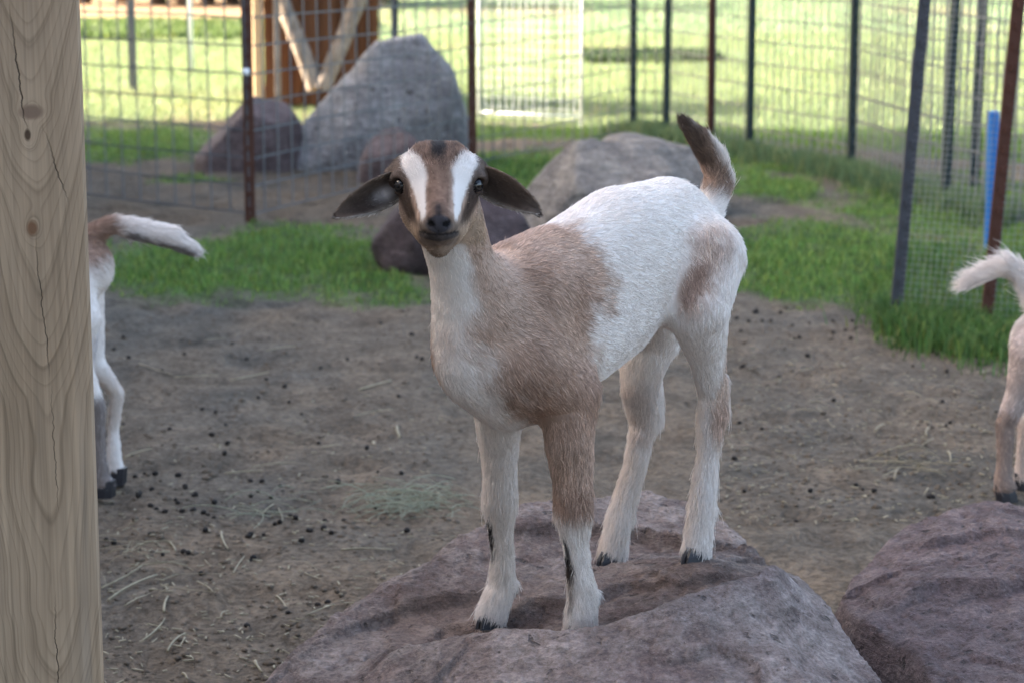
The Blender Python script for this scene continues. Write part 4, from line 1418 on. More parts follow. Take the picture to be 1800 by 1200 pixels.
def build_kid():
    root = empty("kid_goat", (KC[0] + 0.1, KC[1] + 0.12, 0.2))
    tag(root, "brown and white lop-eared kid goat standing on the boulder, facing the camera", "goat")
    P, CH = [], []
    back = -KF
    dn = lambda f, a: nrm(f + np.array([0, 0, -a]))
    T = [(0.052, .592, .072), (0.008, .606, .102), (-.10, .628, .107), (-.205, .664, .107), (-.300, .682, .093), (-.352, .668, .070)]
    for (a, b_) in zip(T[:-1], T[1:]):
        P.append(Prim(B(a[0], 0, a[1]), B(b_[0], 0, b_[1]), a[2], b_[2], 0.03, KN, 0.72, dn(back, 0.35), 0.013))
    CH.append(Chain(P[:], 0.03))
    m0 = len(P)
    P.append(Prim(B(-.06, 0, .575), B(-.17, 0, .600), .072, .060, 0.03, KN, 1.05, dn(back, 0.5), 0.012))       # belly
    P.append(Prim(B(-.02, 0.0, .665), B(-.05, 0, .672), .045, .045, 0.03, KN, 0.8, dn(back, 0.3), 0.012))        # withers
    CH += P[m0:]
    # neck
    nk = [(Hd(4, -18, -52), .043), (G(808, 452, 0.0), .041), (G(828, 520, 0.0), .049), (B(0.053, 0, .600), .064)]
    for (a, ra), (b_, rb) in zip(nk[:-1], nk[1:]):
        P.append(Prim(a, b_, ra, rb, 0.03, None, 1, None, 0.009))
    CH.append(Chain(P[-3:], 0.03)); m0 = len(P)
    # shoulders
    for sg in (1, -1):
        P.append(Prim(B(-.01, sg * .040, .655), B(0.030, sg * .046, .565), .044, .046, 0.03, None, 1, dn(back * 0.5, 0.9), 0.012))
    CH += P[m0:]
    lf = [(B(0.03, .050, .575), .048), (G(998, 690, .068), .042), (G(1000, 770, .073), .031), (G(1006, 840, .073), .0235), (G(1008, 900, .073), .0235), (G(1012, 950, .073), .0155), (G(1016, 990, .074), .0135), (G(1023, 1045, .075), .0175), (G(1021, 1088, .075), .0200)]
    rf = [(B(0.03, -.046, .575), .046), (G(874, 700, -.058), .035), (G(877, 785, -.068), .024), (G(878, 825, -.069), .0205), (G(878, 880, -.070), .0220), (G(880, 930, -.070), .0148), (G(883, 970, -.070), .0132), (G(882, 1025, -.070), .0168), (G(866, 1074, -.070), .0195)]
    lh = [(B(-.32, .046, .665), .064), (G(1224, 540, .070), .046), (G(1243, 625, .068), .0255), (G(1250, 690, .062), .0165), (G(1251, 725, .062), .0185), (G(1244, 800, .066), .0130), (G(1233, 890, .070), .0165), (G(1224, 962, .074), .0175)]
    rh = [(B(-.32, -.046, .660), .064), (G(1140, 590, -.070), .046), (G(1122, 680, -.068), .0245), (G(1131, 740, -.066), .0180), (G(1116, 815, -.066), .0135), (G(1090, 905, -.068), .0165), (G(1076, 968, -.070), .0180)]
    for leg in (lf, rf, lh, rh):
        for i, ((a, ra), (b_, rb)) in enumerate(zip(leg[:-1], leg[1:])):
            P.append(Prim(a, b_, ra, rb, 0.022 if i == 0 else 0.012, None, 1, None, 0.017 if i > 1 else 0.013))
        CH.append(Chain(P[-(len(leg) - 1):], 0.02))
    m0 = len(P)
    for sg, pk in ((1, (1263, 712, .058)), (-1, (1148, 728, -.066))):
        hk = G(*pk); P.append(Prim(hk + KU * 0.035, hk, .010, .009, 0.03, None, 1, (0, 0, -1), 0.013))
    for leg, bk in ((lf, 0.022), (rf, 0.020), (lh, 0.018), (rh, 0.018)):                                        # dew-claw swellings
        q = leg[-2][0] + back * bk - KU * 0.004
        P.append(Prim(q, q - KU * 0.006, .008, .006, 0.012, None, 1, (0, 0, -1), 0.012))
    # brisket
    P.append(Prim(B(0.062, 0, .560), B(0.015, 0, .522), .040, .045, 0.03, KN, 0.9, (0, 0, -1), 0.011))
    CH += P[m0:]
    # tail
    tl = [(B(-.385, 0, .700), .022), (G(1264, 322), .0180), (G(1256, 284), .0175), (G(1234, 250), .0140), (G(1204, 216), .006)]
    TP = []
    for (a, ra), (b_, rb) in zip(tl[:-1], tl[1:]): TP.append(Prim(a, b_, ra, rb, 0.012, None, 1, None, 0.017))
    P += TP; CH.append(Chain(TP, 0.012))
    # head
    HP = []
    hf = lambda u, v, w: hu * u + hv * v + hw_ * w
    HP.append(Ell(Hd(0, 12, -20), HR, (.050, .038, .048), 0.012, hf(0, .5, -1), 0.011))
    HP.append(Ell(Hd(0, 14, 2), HR, (.042, .030, .026), 0.015, hf(0, 1, -.5), 0.010))
    HP.append(Prim(Hd(0, -34, 56), Hd(0, -4, 8), .0245, .038, 0.012, hv, 0.92, hf(0, .8, -.8), 0.0035))
    HP.append(Prim(Hd(0, -38, 66), Hd(0, -34, 56), .0175, .021, 0.012, None, 1, hf(0, .6, -.6), 0.002))
    HP.append(Prim(Hd(0, -66, 48), Hd(0, -34, -14), .0145, .033, 0.014, None, 1, hf(0, -.2, -1), 0.008))
    HP.append(Ell(Hd(0, -51, 58), HR, (.0215, .0105, .018), 0.008, hf(0, -.3, -1), 0.003))
    for sg in (-1, 1):
        HP.append(Prim(Hd(sg * 14, -50, 38), Hd(sg * 21, -42, -6), .016, .020, 0.014, None, 1, hf(sg * .4, -.2, -1), 0.008))
        HP.append(Ell(Hd(sg * 39, 6, 0), HR, (.015, .013, .019), 0.014, hf(sg, .4, -.8), 0.005))
        HP.append(Prim(Hd(sg * 22, -14, 16), Hd(sg * 27, -26, -18), .017, .021, 0.016, None, 1, hf(sg * .5, -.3, -1), 0.007))
        HP.append(Prim(Hd(sg * 44, 12, -22), Hd(sg * 52, 8, -26), .018, .015, 0.012, None, 1, hf(sg, -.2, -.3), 0.006))
        HP.append(Prim(Hd(sg * 37, 7.5, 15), Hd(sg * 53, 8.5, 3), .0052, .0052, 0.006, None, 1, hf(sg, .5, 0), 0.004))         # upper lid
        HP.append(Prim(Hd(sg * 38, -8, 14), Hd(sg * 52, -7.5, 3), .0035, .0035, 0.006, None, 1, hf(sg, -.5, 0), 0.003))     # lower lid
        HP.append(Ell(Hd(sg * 17, 40, -14), HR, (.009, .006, .009), 0.014, hf(0, .6, -.5), 0.009))              # horn buds
    P += HP
    subs = [Ell(Hd(sg * 46.5, 0.5, 9), HR, (.0105, .009, .0115), 0.005) for sg in (-1, 1)]
    subs += [Prim(Hd(sg * 5.5, -38, 84.5), Hd(sg * 11.5, -33.5, 78), .0016, .0030, 0.003) for sg in (-1, 1)]
    for k in range(6):                                                                                           # mouth line
        a0, a1 = -1.1 + 2.2 * k / 6, -1.1 + 2.2 * (k + 1) / 6
        m = lambda a: Hd(24 * math.sin(a), -47.5 + 2.5 * abs(math.sin(a)), 55 + 21 * math.cos(a))
        subs.append(Prim(m(a0), m(a1), .0016, .0016, 0.002))
    subs.append(Prim(Hd(0, -47, 78), Hd(0, -41, 86), .0012, .0012, 0.002))
    V, F = sdf_mesh(CH + HP, subs, 0.0032)
    hm = sstep(.105, .085, np.linalg.norm(V - Hd(0, -15, 10), axis=1))[:, None]
    Vs = laplace(V, F, 7, 0.5); V = laplace(V, F, 2, 0.5) * hm + Vs * (1 - hm)
    flow, length = flow_field(V, P)
    nb = len(V)
    # ears
    def earpts(px, py, w): return HO + (at(px, py, 2.735) - HO) + hw_ * w * 0.001
    Lm = [earpts(708, 320, -24), earpts(684, 330, -18), earpts(656, 343, -8), earpts(626, 361, 2), earpts(604, 374, 6), earpts(589, 379, 6)]
    La = [hf(.5, 1, -.1)] * 2 + [hf(.55, .9, -.25)] * 2 + [hf(.35, .9, -.4)] * 2
    e1 = ear_mesh(Lm, La, [.016, .0205, .0215, .0150, .0085, .0030], [.45, .5, .45, .4, .35, .2])
    Rm = [earpts(842, 318, -24), earpts(862, 324, -18), earpts(888, 334, -8), earpts(915, 350, 0), earpts(936, 366, 4), earpts(948, 377, 5)]
    Ra = [hf(-.3, 1, -.1)] * 2 + [hf(-.55, .9, -.2)] * 2 + [hf(-.6, .8, -.3)] * 2
    e2 = ear_mesh(Rm, Ra, [.017, .0210, .0220, .0155, .0085, .0032], [.3, .3, .25, .25, .25, .1])
    parts = [(V, F, flow, length)]
    off = nb
    for e in (e1, e2):
        parts.append((e[0], e[1] + off, e[5], np.full(len(e[0]), 0.0055)))
        off += len(e[0])
    V = np.concatenate([p[0] for p in parts]); F = np.concatenate([p[1] for p in parts])
    flow = np.concatenate([p[2] for p in parts]); length = np.concatenate([p[3] for p in parts])
    N = vert_normals(V, F)
    isear = np.zeros(len(V), bool); isear[nb:] = True
    inner = np.concatenate([np.zeros(nb), e1[2], e2[2]]); es = np.concatenate([np.zeros(nb), e1[3], e2[3]]); et = np.concatenate([np.zeros(nb), e1[4], e2[4]])

    # ---- coat
    Q = (V - HO) @ HR.T * 1000                                   # head coordinates in mm
    lat = (V - KC) @ KN; fw = (V - KC) @ KF
    c = Paint(V, WHITE)
    # tan shoulder saddle: withers to upper fore-leg on the near side, narrower on the far side
    near = sstep(-0.035, 0.01, lat)
    c.patch(G(945, 500, .06), (.11, .105, .125), TAN, 0.7, cond=near, noise=0.4)
    c.patch(G(1000, 475, .07), (.070, .070, .060), TAN, 0.9, cond=near, noise=0.5)
    c.patch(G(975, 620, .075), (.072, .075, .095), TAN, 0.7, cond=near, noise=0.4)
    c.patch(G(1000, 740, .08), (.055, .06, .10), TAN, 0.3, cond=sstep(0.02, 0.045, lat))
    c.patch(G(1005, 830, .08), (.042, .05, .058), TAN, 0.3, cond=sstep(0.02, 0.045, lat))
    c.patch(G(930, 440, .02), (.08, .08, .05), TAN, 0.4)
    c.patch(G(925, 665, .06), (.045, .045, .055), BROWN * 1.15, 0.8, amt=0.6, cond=near)
    c.patch(G(980, 690, .08), (.06, .06, .05), BROWN * 1.2, 0.8, amt=0.5, cond=near)
    c.patch(G(1030, 520, .08), (.03, .03, .05), BROWN * 1.2, 0.9, amt=0.5, cond=near)
    c.patch(G(915, 540, .05), (.035, .035, .07), BROWN * 1.1, 0.9, amt=0.55, cond=near)
    c.patch(G(1010, 875, .08), (.03, .03, .024), BROWN * 1.2, 0.7, amt=0.6, cond=sstep(0.02, 0.045, lat))
    # side of the neck
    c.seg(Hd(48, -40, -48), G(880, 545, .045), .036, .050, TAN, 0.45)
    c.seg(Hd(-62, -30, -50), G(800, 620, -.10), .030, .040, TAN, 0.5)
    c.patch(G(798, 640, -.055), (.045, .05, .075), TAN, 0.5, cond=sstep(-0.02, -0.045, lat))
    # white throat and chest blaze
    thr = sstep(0.0, 0.03, fw)
    c.seg(Hd(2, -95, -8), G(812, 520, 0.004), .036, .039, WHITE, 0.4, cond=thr)
    c.seg(G(820, 520, 0.004), G(868, 665, 0.012), .040, .033, WHITE, 0.5, cond=thr)
    c.seg(Hd(58, -62, -30), G(884, 540, .045), .026, .034, TAN * 0.92, 0.7, noise=0.35)
    c.patch(G(786, 640, -.040), (.034, .040, .085), TAN * 0.95, 0.7, cond=sstep(-0.008, -0.034, lat))
    c.patch(G(880, 745, -.01), (.05, .05, .028), WHITE * 0.95, 0.6, cond=sstep(.535, .50, V[:, 2]) * sstep(.04, .015, lat))
    # right fore-leg outer edge, hind patches
    c.seg(G(850, 700, -.09), G(858, 850, -.09), .020, .010, TAN, 0.6)
    c.seg(G(1245, 440, .085), G(1208, 530, .085), .034, .020, TAN, 1.2, amt=0.8, cond=near, noise=0.5)
    c.seg(G(1232, 470, .085), G(1208, 520, .085), .016, .011, BROWN, 1.0, amt=0.8, cond=near, noise=0.4)
    c.seg(G(1280, 560, .082), G(1268, 740, .078), .020, .017, TAN * 1.05, 1.0, amt=0.85, noise=0.4)
    c.patch(G(1264, 735, .075), (.017, .017, .035), TAN, 0.9, amt=0.85, noise=0.4)
    c.seg(G(1120, 690, -.06), G(1128, 760, -.06), .022, .014, np.array([.55, .44, .38]), 1.0, amt=0.6, noise=0.4)
    c.patch(G(1130, 690, -.05), (.03, .03, .02), np.array([.55, .47, .44]), 0.9, amt=0.5)
    # black front of the shins, pale feet
    c.seg(G(983, 948, .066), G(993, 1000, .068), .0095, .0115, BLACK, 0.4, noise=0.12)
    c.seg(G(992, 1000, .068), G(997, 1060, .07), .0115, .008, np.array([.10, .07, .055]), 0.8, amt=0.8)
    c.seg(G(854, 915, -.078), G(858, 975, -.078), .0105, .009, BLACK, 0.5, noise=0.15)
    c.seg(G(856, 975, -.078), G(848, 1035, -.078), .008, .006, TAN * 0.8, 0.8, amt=0.7)
    for leg in (lf, rf, lh, rh):
        q = leg[-2][0] + back * 0.024 - KU * 0.01
        c.patch(q, (.010, .010, .009), BLACK, 0.5, noise=0.1)
    # tail
    c.seg(G(1258, 325), G(1232, 255), .028, .026, np.array([.24, .165, .125]), 0.6)
    c.seg(G(1228, 290), G(1195, 205), .022, .020, np.array([.13, .092, .072]), 0.7)
    c.seg(G(1262, 345), G(1250, 320), .016, .014, TAN, 0.9, amt=0.8)
    c.seg(G(1288, 330, .012), G(1260, 246, .012), .0125, .010, WHITE, 0.8)
    # ---- head
    u, v, w = Q[:, 0], Q[:, 1], Q[:, 2]
    head = (np.linalg.norm((V - Hd(0, -10, 5)) / .098, axis=1) < 1) & ~isear
    hd = sstep(-62, -48, w) * head * sstep(-96, -84, v + 0.25 * (w - 40) * 0)
    nz = 4 * c.n + 2 * c.n2
    hc_ = np.tile(TAN * 0.85, (len(V), 1))
    def hp(msk, col, amt=1.0):
        nonlocal hc_
        m = (msk * amt)[:, None]
        hc_ = hc_ * (1 - m) + np.asarray(col) * m
    au = np.abs(u)
    hp(sstep(-30, -45, v), np.array([.36, .25, .17]), 0.8)                                     # pale jaw
    hp(sstep(34, 42, au + nz * .5) * sstep(-16, -2, v), np.array([.105, .075, .06]), 0.95)                # dark temples
    hp(sstep(24, 34, v + nz) * sstep(42, 34, au), BROWN * 0.72)                                      # crown
    hp(sstep(17, 11, au + nz * 0.6), BROWN * 0.82)                                                # nose bridge and forehead
    hp(sstep(12, 4, au + nz * 1.2) * sstep(30, 40, v + nz * 1.2), BLACK * 1.3)                             # dark tuft
    hp(sstep(12, 3, au) * sstep(-6, -18, v) * sstep(-34, -22, v), DARK * 1.2, 0.8)
    # cheeks dark around and under the eyes
    hp(np.exp(-(((au - 46) / 13) ** 2 + ((v + 4) / 14) ** 2) ** 1.5), DARK * 0.8, 0.97)
    tt = np.clip((-4 - v) / 36, 0, 1); hp(sstep(1.3, 0.6, np.abs(au - (45 - 15 * tt) + nz * .4) / (10 - 3.5 * tt)) * sstep(4, -6, v) * sstep(-48, -36, v), DARK, 0.9)
    # white stripes, poll side to muzzle
    ctr = np.interp(v, [-30, -14, 8, 23, 35, 44], [20.5, 22, 26, 30.5, 34.5, 38]); hw2 = np.interp(v, [-32, -14, 8, 23, 35, 44], [2.0, 5.0, 9.5, 13.5, 10, 5])
    hp(sstep(1.3, 0.75, np.abs(au - ctr + nz * 0.75 + np.where(u > 0, -0.8, 0.8)) / hw2) * sstep(-38, -28, v) * sstep(43, 33, v + nz * 0.9), WHITE)
    # muzzle: dark nose pad, lips and chin
    pad = np.sqrt((au / 15) ** 2 + ((v + 36.5) / 11) ** 2)
    hp(sstep(66, 74, w) * sstep(1.15, 0.85, pad), np.array([.055, .050, .056]))
    hp(sstep(45, 56, w) * sstep(-30, -40, v) * sstep(27, 21, au), np.array([.20, .155, .13]), 0.85)
    hp(sstep(46, 58, w) * sstep(6.2, 3.6, np.abs(v + 53 - 0.06 * au) + 0.14 * au) * sstep(27, 21, au), np.array([.062, .053, .053]), 0.92)
    hp(sstep(50, 60, w) * sstep(2.2, 1.0, np.abs(v + 48.5 - 0.05 * au)) * sstep(26, 22, au), np.array([.018, .016, .017]), 0.95)
    hp(sstep(66, 74, w) * sstep(4, 2, au) * sstep(-50, -44, v), np.array([.03, .026, .028]), 0.8)
    hp(sstep(66, 74, w) * sstep(1.15, 0.85, pad), np.array([.055, .050, .056]))
    hp(sstep(-62, -67, v) * sstep(20, 12, au), np.array([.30, .21, .15]), 0.6)
    for sg in (-1, 1):
        nd = np.linalg.norm((np.stack([u - sg * 8.5, v + 35.8, (w - 81) * 0.6], -1)) / np.array([5.5, 4.5, 7]), axis=1)
        hp(sstep(1.0, 0.7, nd), BLACK * 0.35)
    streak = 1 + 0.55 * fbm(V * np.array([330, 330, 90]), 3, 31) + 0.25 * c.n2
    hc_ = hc_ * np.where(hc_.mean(1) > 0.5, 1, np.clip(streak, 0.4, 1.8))[:, None]
    m = np.where(head, sstep(-60, -46, w) * sstep(-80, -72, v), 0)
    m = np.maximum(m, np.where(head, sstep(20, 30, w), 0))
    c.c = c.c * (1 - m[:, None]) + hc_ * m[:, None]
    # ---- ears: dark, brown rim, pale hairs inside near the root
    ec = np.tile(np.array([.085, .062, .05]), (len(V), 1))
    rim = sstep(0.72, 0.98, np.abs(es))
    ec = ec * (1 - rim[:, None]) + np.array([.17, .12, .09]) * rim[:, None]
    dk = inner * sstep(0.9, 0.3, np.abs(es + 0.25)) * sstep(0.05, 0.2, et) * sstep(0.85, 0.6, et)
    ec = ec * (1 - 0.6 * dk[:, None]) + DARK * 0.45 * 0.6 * dk[:, None]
    isl = isear & (Q[:, 0] < 0)
    pl = inner * np.exp(-((et - 0.27) / 0.11) ** 2 - ((es + 0.25) / 0.36) ** 2) * isl
    ec = ec * (1 - pl[:, None]) + np.array([.6, .55, .55]) * pl[:, None]
    low = sstep(-0.8, -0.97, es)
    ec = ec * (1 - low[:, None]) + np.array([.42, .37, .33]) * low[:, None]
    c.c[isear] = (ec * np.clip(1 + 0.5 * fbm(V * 220, 3, 33), 0.5, 1.6)[:, None])[isear]
    # yellowed, dirty hair on the legs and belly
    dirt = np.clip(0.5 + 1.2 * fbm(V * np.array([26, 26, 12]), 3, 35), 0, 1) * sstep(.60, .40, V[:, 2]) * (c.c.mean(1) > 0.4) * ~isear
    c.c = c.c * (1 - 0.42 * dirt[:, None]) + np.array([.52, .41, .32]) * 0.42 * dirt[:, None]
    col = np.clip(c.c, 0.004, 0.85)
    body = mesh_obj("body", V, F, M_SKIN, root, col=col * 0.86)
    # ---- fur
    nose = (sstep(60, 72, w) * sstep(1.25, 1.0, pad)) * head
    lip = sstep(54, 64, w) * sstep(-42, -46, v) * head
    eyem = np.zeros(len(V))
    for sg in (-1, 1): eyem = np.maximum(eyem, sstep(14.5, 11, np.linalg.norm(Q - np.array([sg * 46.5, .5, 9]), axis=1)))
    mask = np.clip(1 - nose - eyem - 0.8 * lip, 0, 1)
    mask = mask * np.where(isear, 2.5, 1.0) * np.where(head, 3.2, 1.0)
    length = length * np.where(head, 0.9, 1.0)
    tdist = np.min([p.d(V) for p in TP], 0)
    istail = tdist < 0.004
    mask = mask * np.where(istail, 2.0, 1.0)
    legz = sstep(.50, .44, V[:, 2])
    lift = 0.25 + 0.14 * legz + 0.16 * np.where(np.min([p.d(V) for p in TP], 0) < 0.004, 1, 0) + 0.12 * np.where(head, sstep(20, 36, v), 0)
    fringe = legz * np.clip(N @ back, 0, 1) * (fw < -.2)
    length = length * (1 + 0.5 * fringe)
    make_fur("fur", V, F, N, col, flow, length, 260000, body, lift, 0.00033, 5, mask, 0.17, 0.34, 0.15)
    # ---- eyes
    for sg in (-1, 1):
        ctr_ = Hd(sg * 44.0, 0.3, 7.5)
        e = uv_ball("eye", ctr_, 0.0098, M_EYE, body)
        look = nrm(hu * sg * 0.62 + hw_ * 0.78)
        disc("iris", ctr_, look, 0.0098, 0.0055, 0.0042, M_IRIS, e, 0.00025)
        disc("pupil", ctr_, look, 0.0098, 0.0042, 0.0017, M_PUPIL, e, 0.0006)
    for leg in (lf, rf, lh, rh):
        p = leg[-1][0].copy()
        tgt = {id(lf): G(1021, 1113, .075), id(rf): G(862, 1098, -.070), id(lh): G(1221, 985, .075), id(rh): G(1071, 992, -.070)}[id(leg)]
        hoof(root, tgt, KF + np.array([0.12, 0, 0]), 0.0185, 0.022)
    return root


def uv_ball(name, c, r, mat, parent, nu=24, nv=14):
    V, F = [c + np.array([0, 0, r])], []
    for i in range(1, nv):
        a = math.pi * i / nv
        for k in range(nu):
            b_ = 2 * math.pi * k / nu
            V.append(c + r * np.array([math.sin(a) * math.cos(b_), math.sin(a) * math.sin(b_), math.cos(a)]))
    V.append(c - np.array([0, 0, r]))
    for k in range(nu): F.append((0, 1 + k, 1 + (k + 1) % nu))
    for i in range(nv - 2):
        for k in range(nu):
            k2 = (k + 1) % nu
            F.append((1 + i * nu + k, 1 + (i + 1) * nu + k, 1 + (i + 1) * nu + k2, 1 + i * nu + k2))
    e = len(V) - 1
    for k in range(nu): F.append((e, 1 + (nv - 2) * nu + (k + 1) % nu, 1 + (nv - 2) * nu + k))
    return mesh_obj(name, np.array(V), F, mat, parent)


def disc(name, c, d, R, ra, rb, mat, parent, lift):
    """curved elliptical patch lying on an eyeball"""
    d, a, b_ = frame_of(d)
    V = [c + d * (R + lift)]
    for q in (0.5, 1.0):
        for k in range(20):
            t = 2 * math.pi * k / 20
            o = a * math.cos(t) * ra * q + b_ * math.sin(t) * rb * q
            V.append(c + nrm(d * math.sqrt(max(R * R - o @ o, 1e-9)) + o) * (R + lift))
    F = [(0, 1 + k, 1 + (k + 1) % 20) for k in range(20)] + [(1 + k, 21 + k, 21 + (k + 1) % 20, 1 + (k + 1) % 20) for k in range(20)]
    return mesh_obj(name, np.array(V), F, mat, parent)


build_kid()


# ----------------------------------------------------------------- the two kids walking off behind
def build_other(name, label, tailbase, f, tail, legs, zt, patches, seed, tail_len, tail_flow=None, tail_cols=()):
    f = nrm((f[0], f[1], 0)); n = np.array([-f[1], f[0], 0])
    C0 = np.array([tailbase[0], tailbase[1], 0.0])
    Bq = lambda s, l, z: C0 + f * s + n * l + np.array([0, 0, z])
    def Gq(px, py, l):
        r = ray(px, py)
        return CAMV + r * (((C0 - CAMV) @ n + l) / (r @ n))
    root = tag(empty(name, Bq(0.2, 0, 0)), label, "goat")
    back = nrm(-f + np.array([0, 0, -0.4]))
    P = []
    T = [(0.035, zt - .075, .066), (.09, zt - .085, .085), (.20, zt - .09, .094), (.31, zt - .095, .098), (.40, zt - .10, .092), (.45, zt - .10, .07)]
    for a, b_ in zip(T[:-1], T[1:]): P.append(Prim(Bq(b_[0], 0, b_[1]), Bq(a[0], 0, a[1]), b_[2], a[2], 0.03, n, 0.76, back, 0.014))
    CH = [Chain(P[:], 0.03)]
    nk = [(Bq(.62, 0, zt + .13), .04), (Bq(.54, 0, zt + .03), .045), (Bq(.43, 0, zt - .08), .065)]
    for a, b_ in zip(nk[:-1], nk[1:]): P.append(Prim(a[0], b_[0], a[1], b_[1], 0.03, None, 1, None, 0.012))
    CH.append(Chain(P[-2:], 0.03)); m0 = len(P)
    hp = Bq(.65, 0, zt + .16)
    hd = nrm(f + np.array([0, 0, -0.5]))
    P.append(Prim(hp + hd * 0.11, hp, .022, .046, 0.012, n, 0.85, None, 0.006))
    P.append(Prim(hp + hd * 0.10 - KU * 0.022, hp - KU * 0.02, .014, .034, 0.012, None, 1, None, 0.007))
    for sg in (-1, 1): P.append(Prim(hp + n * sg * 0.04 + KU * 0.01, hp + n * sg * 0.115 - KU * 0.05 - f * 0.01, .013, .009, 0.01, None, 1, None, 0.006))
    CH += P[m0:]
    feet = []
    for leg in legs:
        pts = []
        for j in leg:
            pts.append((Gq(*j[1:4]) if j[0] == 'g' else Bq(*j[1:4]), j[4]))
        pts[-1][0][2] = max(pts[-1][0][2], pts[-1][1] + 0.014)
        for i, (a, b_) in enumerate(zip(pts[:-1], pts[1:])): P.append(Prim(a[0], b_[0], a[1], b_[1], 0.03 if i == 0 else 0.014, None, 1, None, 0.012))
        CH.append(Chain(P[-(len(pts) - 1):], 0.02))
        feet.append(pts[-1][0])
    TP = []
    tp = [(Bq(0.03, 0, zt - 0.02), .02)] + [(Gq(*t[:3]), t[3]) for t in tail]
    for i, (a, b_) in enumerate(zip(tp[:-1], tp[1:])): TP.append(Prim(a[0], b_[0], a[1], b_[1], 0.014, None, 1, tail_flow if (tail_flow is not None and i > 0) else None, tail_len))
    P += TP; CH.append(Chain(TP, 0.014))
    V, F = sdf_mesh(CH, [], 0.0055)
    V = laplace(V, F, 2, 0.5)
    flow, length = flow_field(V, P)
    N = vert_normals(V, F)
    c = Paint(V, WHITE * 0.97)
    for q in patches:
        if q[0] == 'g': c.patch(Gq(*q[1]), q[2], q[3], q[4], amt=q[5])
        elif q[0] == 'b': c.patch(Bq(*q[1]), q[2], q[3], q[4], amt=q[5])
        else: c.seg(Gq(*q[1]), Gq(*q[2]), q[3], q[4], q[5], 0.7, amt=q[6])
    col = np.clip(c.c, 0.004, 0.85)
    body = mesh_obj("body", V, F, M_SKIN, root, col=col * 0.86)
    mask = np.where(np.min([p.d(V) for p in TP], 0) < 0.004, 3.0, 1.0)
    make_fur("fur", V, F, N, col, flow, length, 52000, body, 0.28, 0.00055, seed, mask, 0.16, 0.3, 0.12)
    for p in feet:
        hoof(root, np.array([p[0], p[1], 0.004]), f, 0.018, 0.034)
    for sg in (-1, 1): uv_ball("eye", hp + n * sg * 0.036 + hd * 0.03 + KU * 0.008, 0.0095, M_EYE, body, 12, 8)
    return root


tbL = at(168, 402, 4.36); zL = tbL[2] + 0.0
def fore(s, l, z): return [('b', s, l, z - .09, .052), ('b', s - .02, l * 1.1, z - .20, .036), ('b', s, l * 1.1, z - .32, .021), ('b', s, l * 1.1, 0.10, .015), ('b', s + .005, l * 1.1, 0.03, .019)]
lg = [[('b', .075, .045, zL - .075, .07), ('g', 135, 560, .06, .046), ('g', 140, 650, .055, .027), ('g', 170, 718, .05, .017), ('g', 174, 790, .05, .013), ('g', 180, 850, .05, .0155), ('g', 185, 872, .05, .017)],
      [('b', .075, -.045, zL - .075, .07), ('g', 146, 560, -.05, .042), ('g', 162, 635, -.05, .024), ('g', 206, 690, -.05, .0140), ('g', 199, 755, -.05, .0112), ('g', 201, 805, -.05, .0145), ('g', 204, 824, -.05, .016)],
      fore(.40, .06, zL), fore(.42, -.06, zL)]
build_other("kid_goat", "white kid with a raised pale tail, half hidden behind the pine post", tbL, (-.985, .17), [(196, 396, 0, .016), (240, 403, -.01, .019), (295, 415, -.02, .019), (334, 436, -.03, .012)],
            lg, zL, [('g', (162, 420, .03), (.05, .08, .055), BROWN * 1.2, 0.7, 0.95), ('g', (190, 700, -.05), (.05, .05, .06), np.array([.5, .4, .33]), 0.9, 0.6), ('s', (220, 425, .01), (335, 452, -.02), .020, .014, GREY * 0.8, 0.95),
                     ('s', (176, 715, .06), (180, 850, .06), .022, .022, np.array([.12, .09, .08]), 0.85), ('g', (182, 600, .02), (.03, .06, .045), np.array([.42, .38, .39]), 0.8, 0.7),
                     ('g', (206, 835, -.05), (.03, .03, .014), BLACK * 2, 0.6, 0.9)], 71, 0.024)
tbR = at(1808, 538, 4.32); zR = tbR[2] + 0.005
rg = [[('b', .07, -.045, zR - .075, .066), ('g', 1818, 620, -.06, .046), ('g', 1792, 690, -.055, .026), ('g', 1768, 745, -.05, .0185), ('g', 1766, 805, -.05, .0145), ('g', 1762, 858, -.05, .0175), ('g', 1766, 882, -.05, .019)],
      [('b', .07, .045, zR - .075, .066), ('g', 1850, 620, .06, .044), ('g', 1822, 700, .05, .025), ('g', 1806, 745, .05, .018), ('g', 1800, 800, .05, .0145), ('g', 1797, 840, .05, .017), ('g', 1800, 858, .05, .018)],
      fore(.40, .06, zR), fore(.42, -.06, zR)]
build_other("kid_goat", "pale kid with a fluffy white plume tail walking off past the leaning posts", tbR, (.985, -.17), [(1796, 486, 0, .014), (1776, 470, 0, .015), (1742, 478, 0, .011), (1704, 500, 0, .005)],
            rg, zR, [('s', (1768, 745, -.05), (1764, 870, -.05), .024, .024, np.array([.30, .21, .17]), 0.7), ('g', (1764, 872, -.05), (.04, .04, .022), DARK, 0.7, 0.9),
                     ('s', (1806, 745, .05), (1800, 850, .05), .024, .024, np.array([.42, .31, .26]), 0.7), ('s', (1800, 600, -.07), (1780, 720, -.06), .06, .03, np.array([.42, .33, .30]), 0.8), ('s', (1768, 745, -.055), (1764, 860, -.055), .03, .03, np.array([.26, .185, .15]), 0.8)],
            72, 0.04, tail_flow=(-1, 0, 0.12))

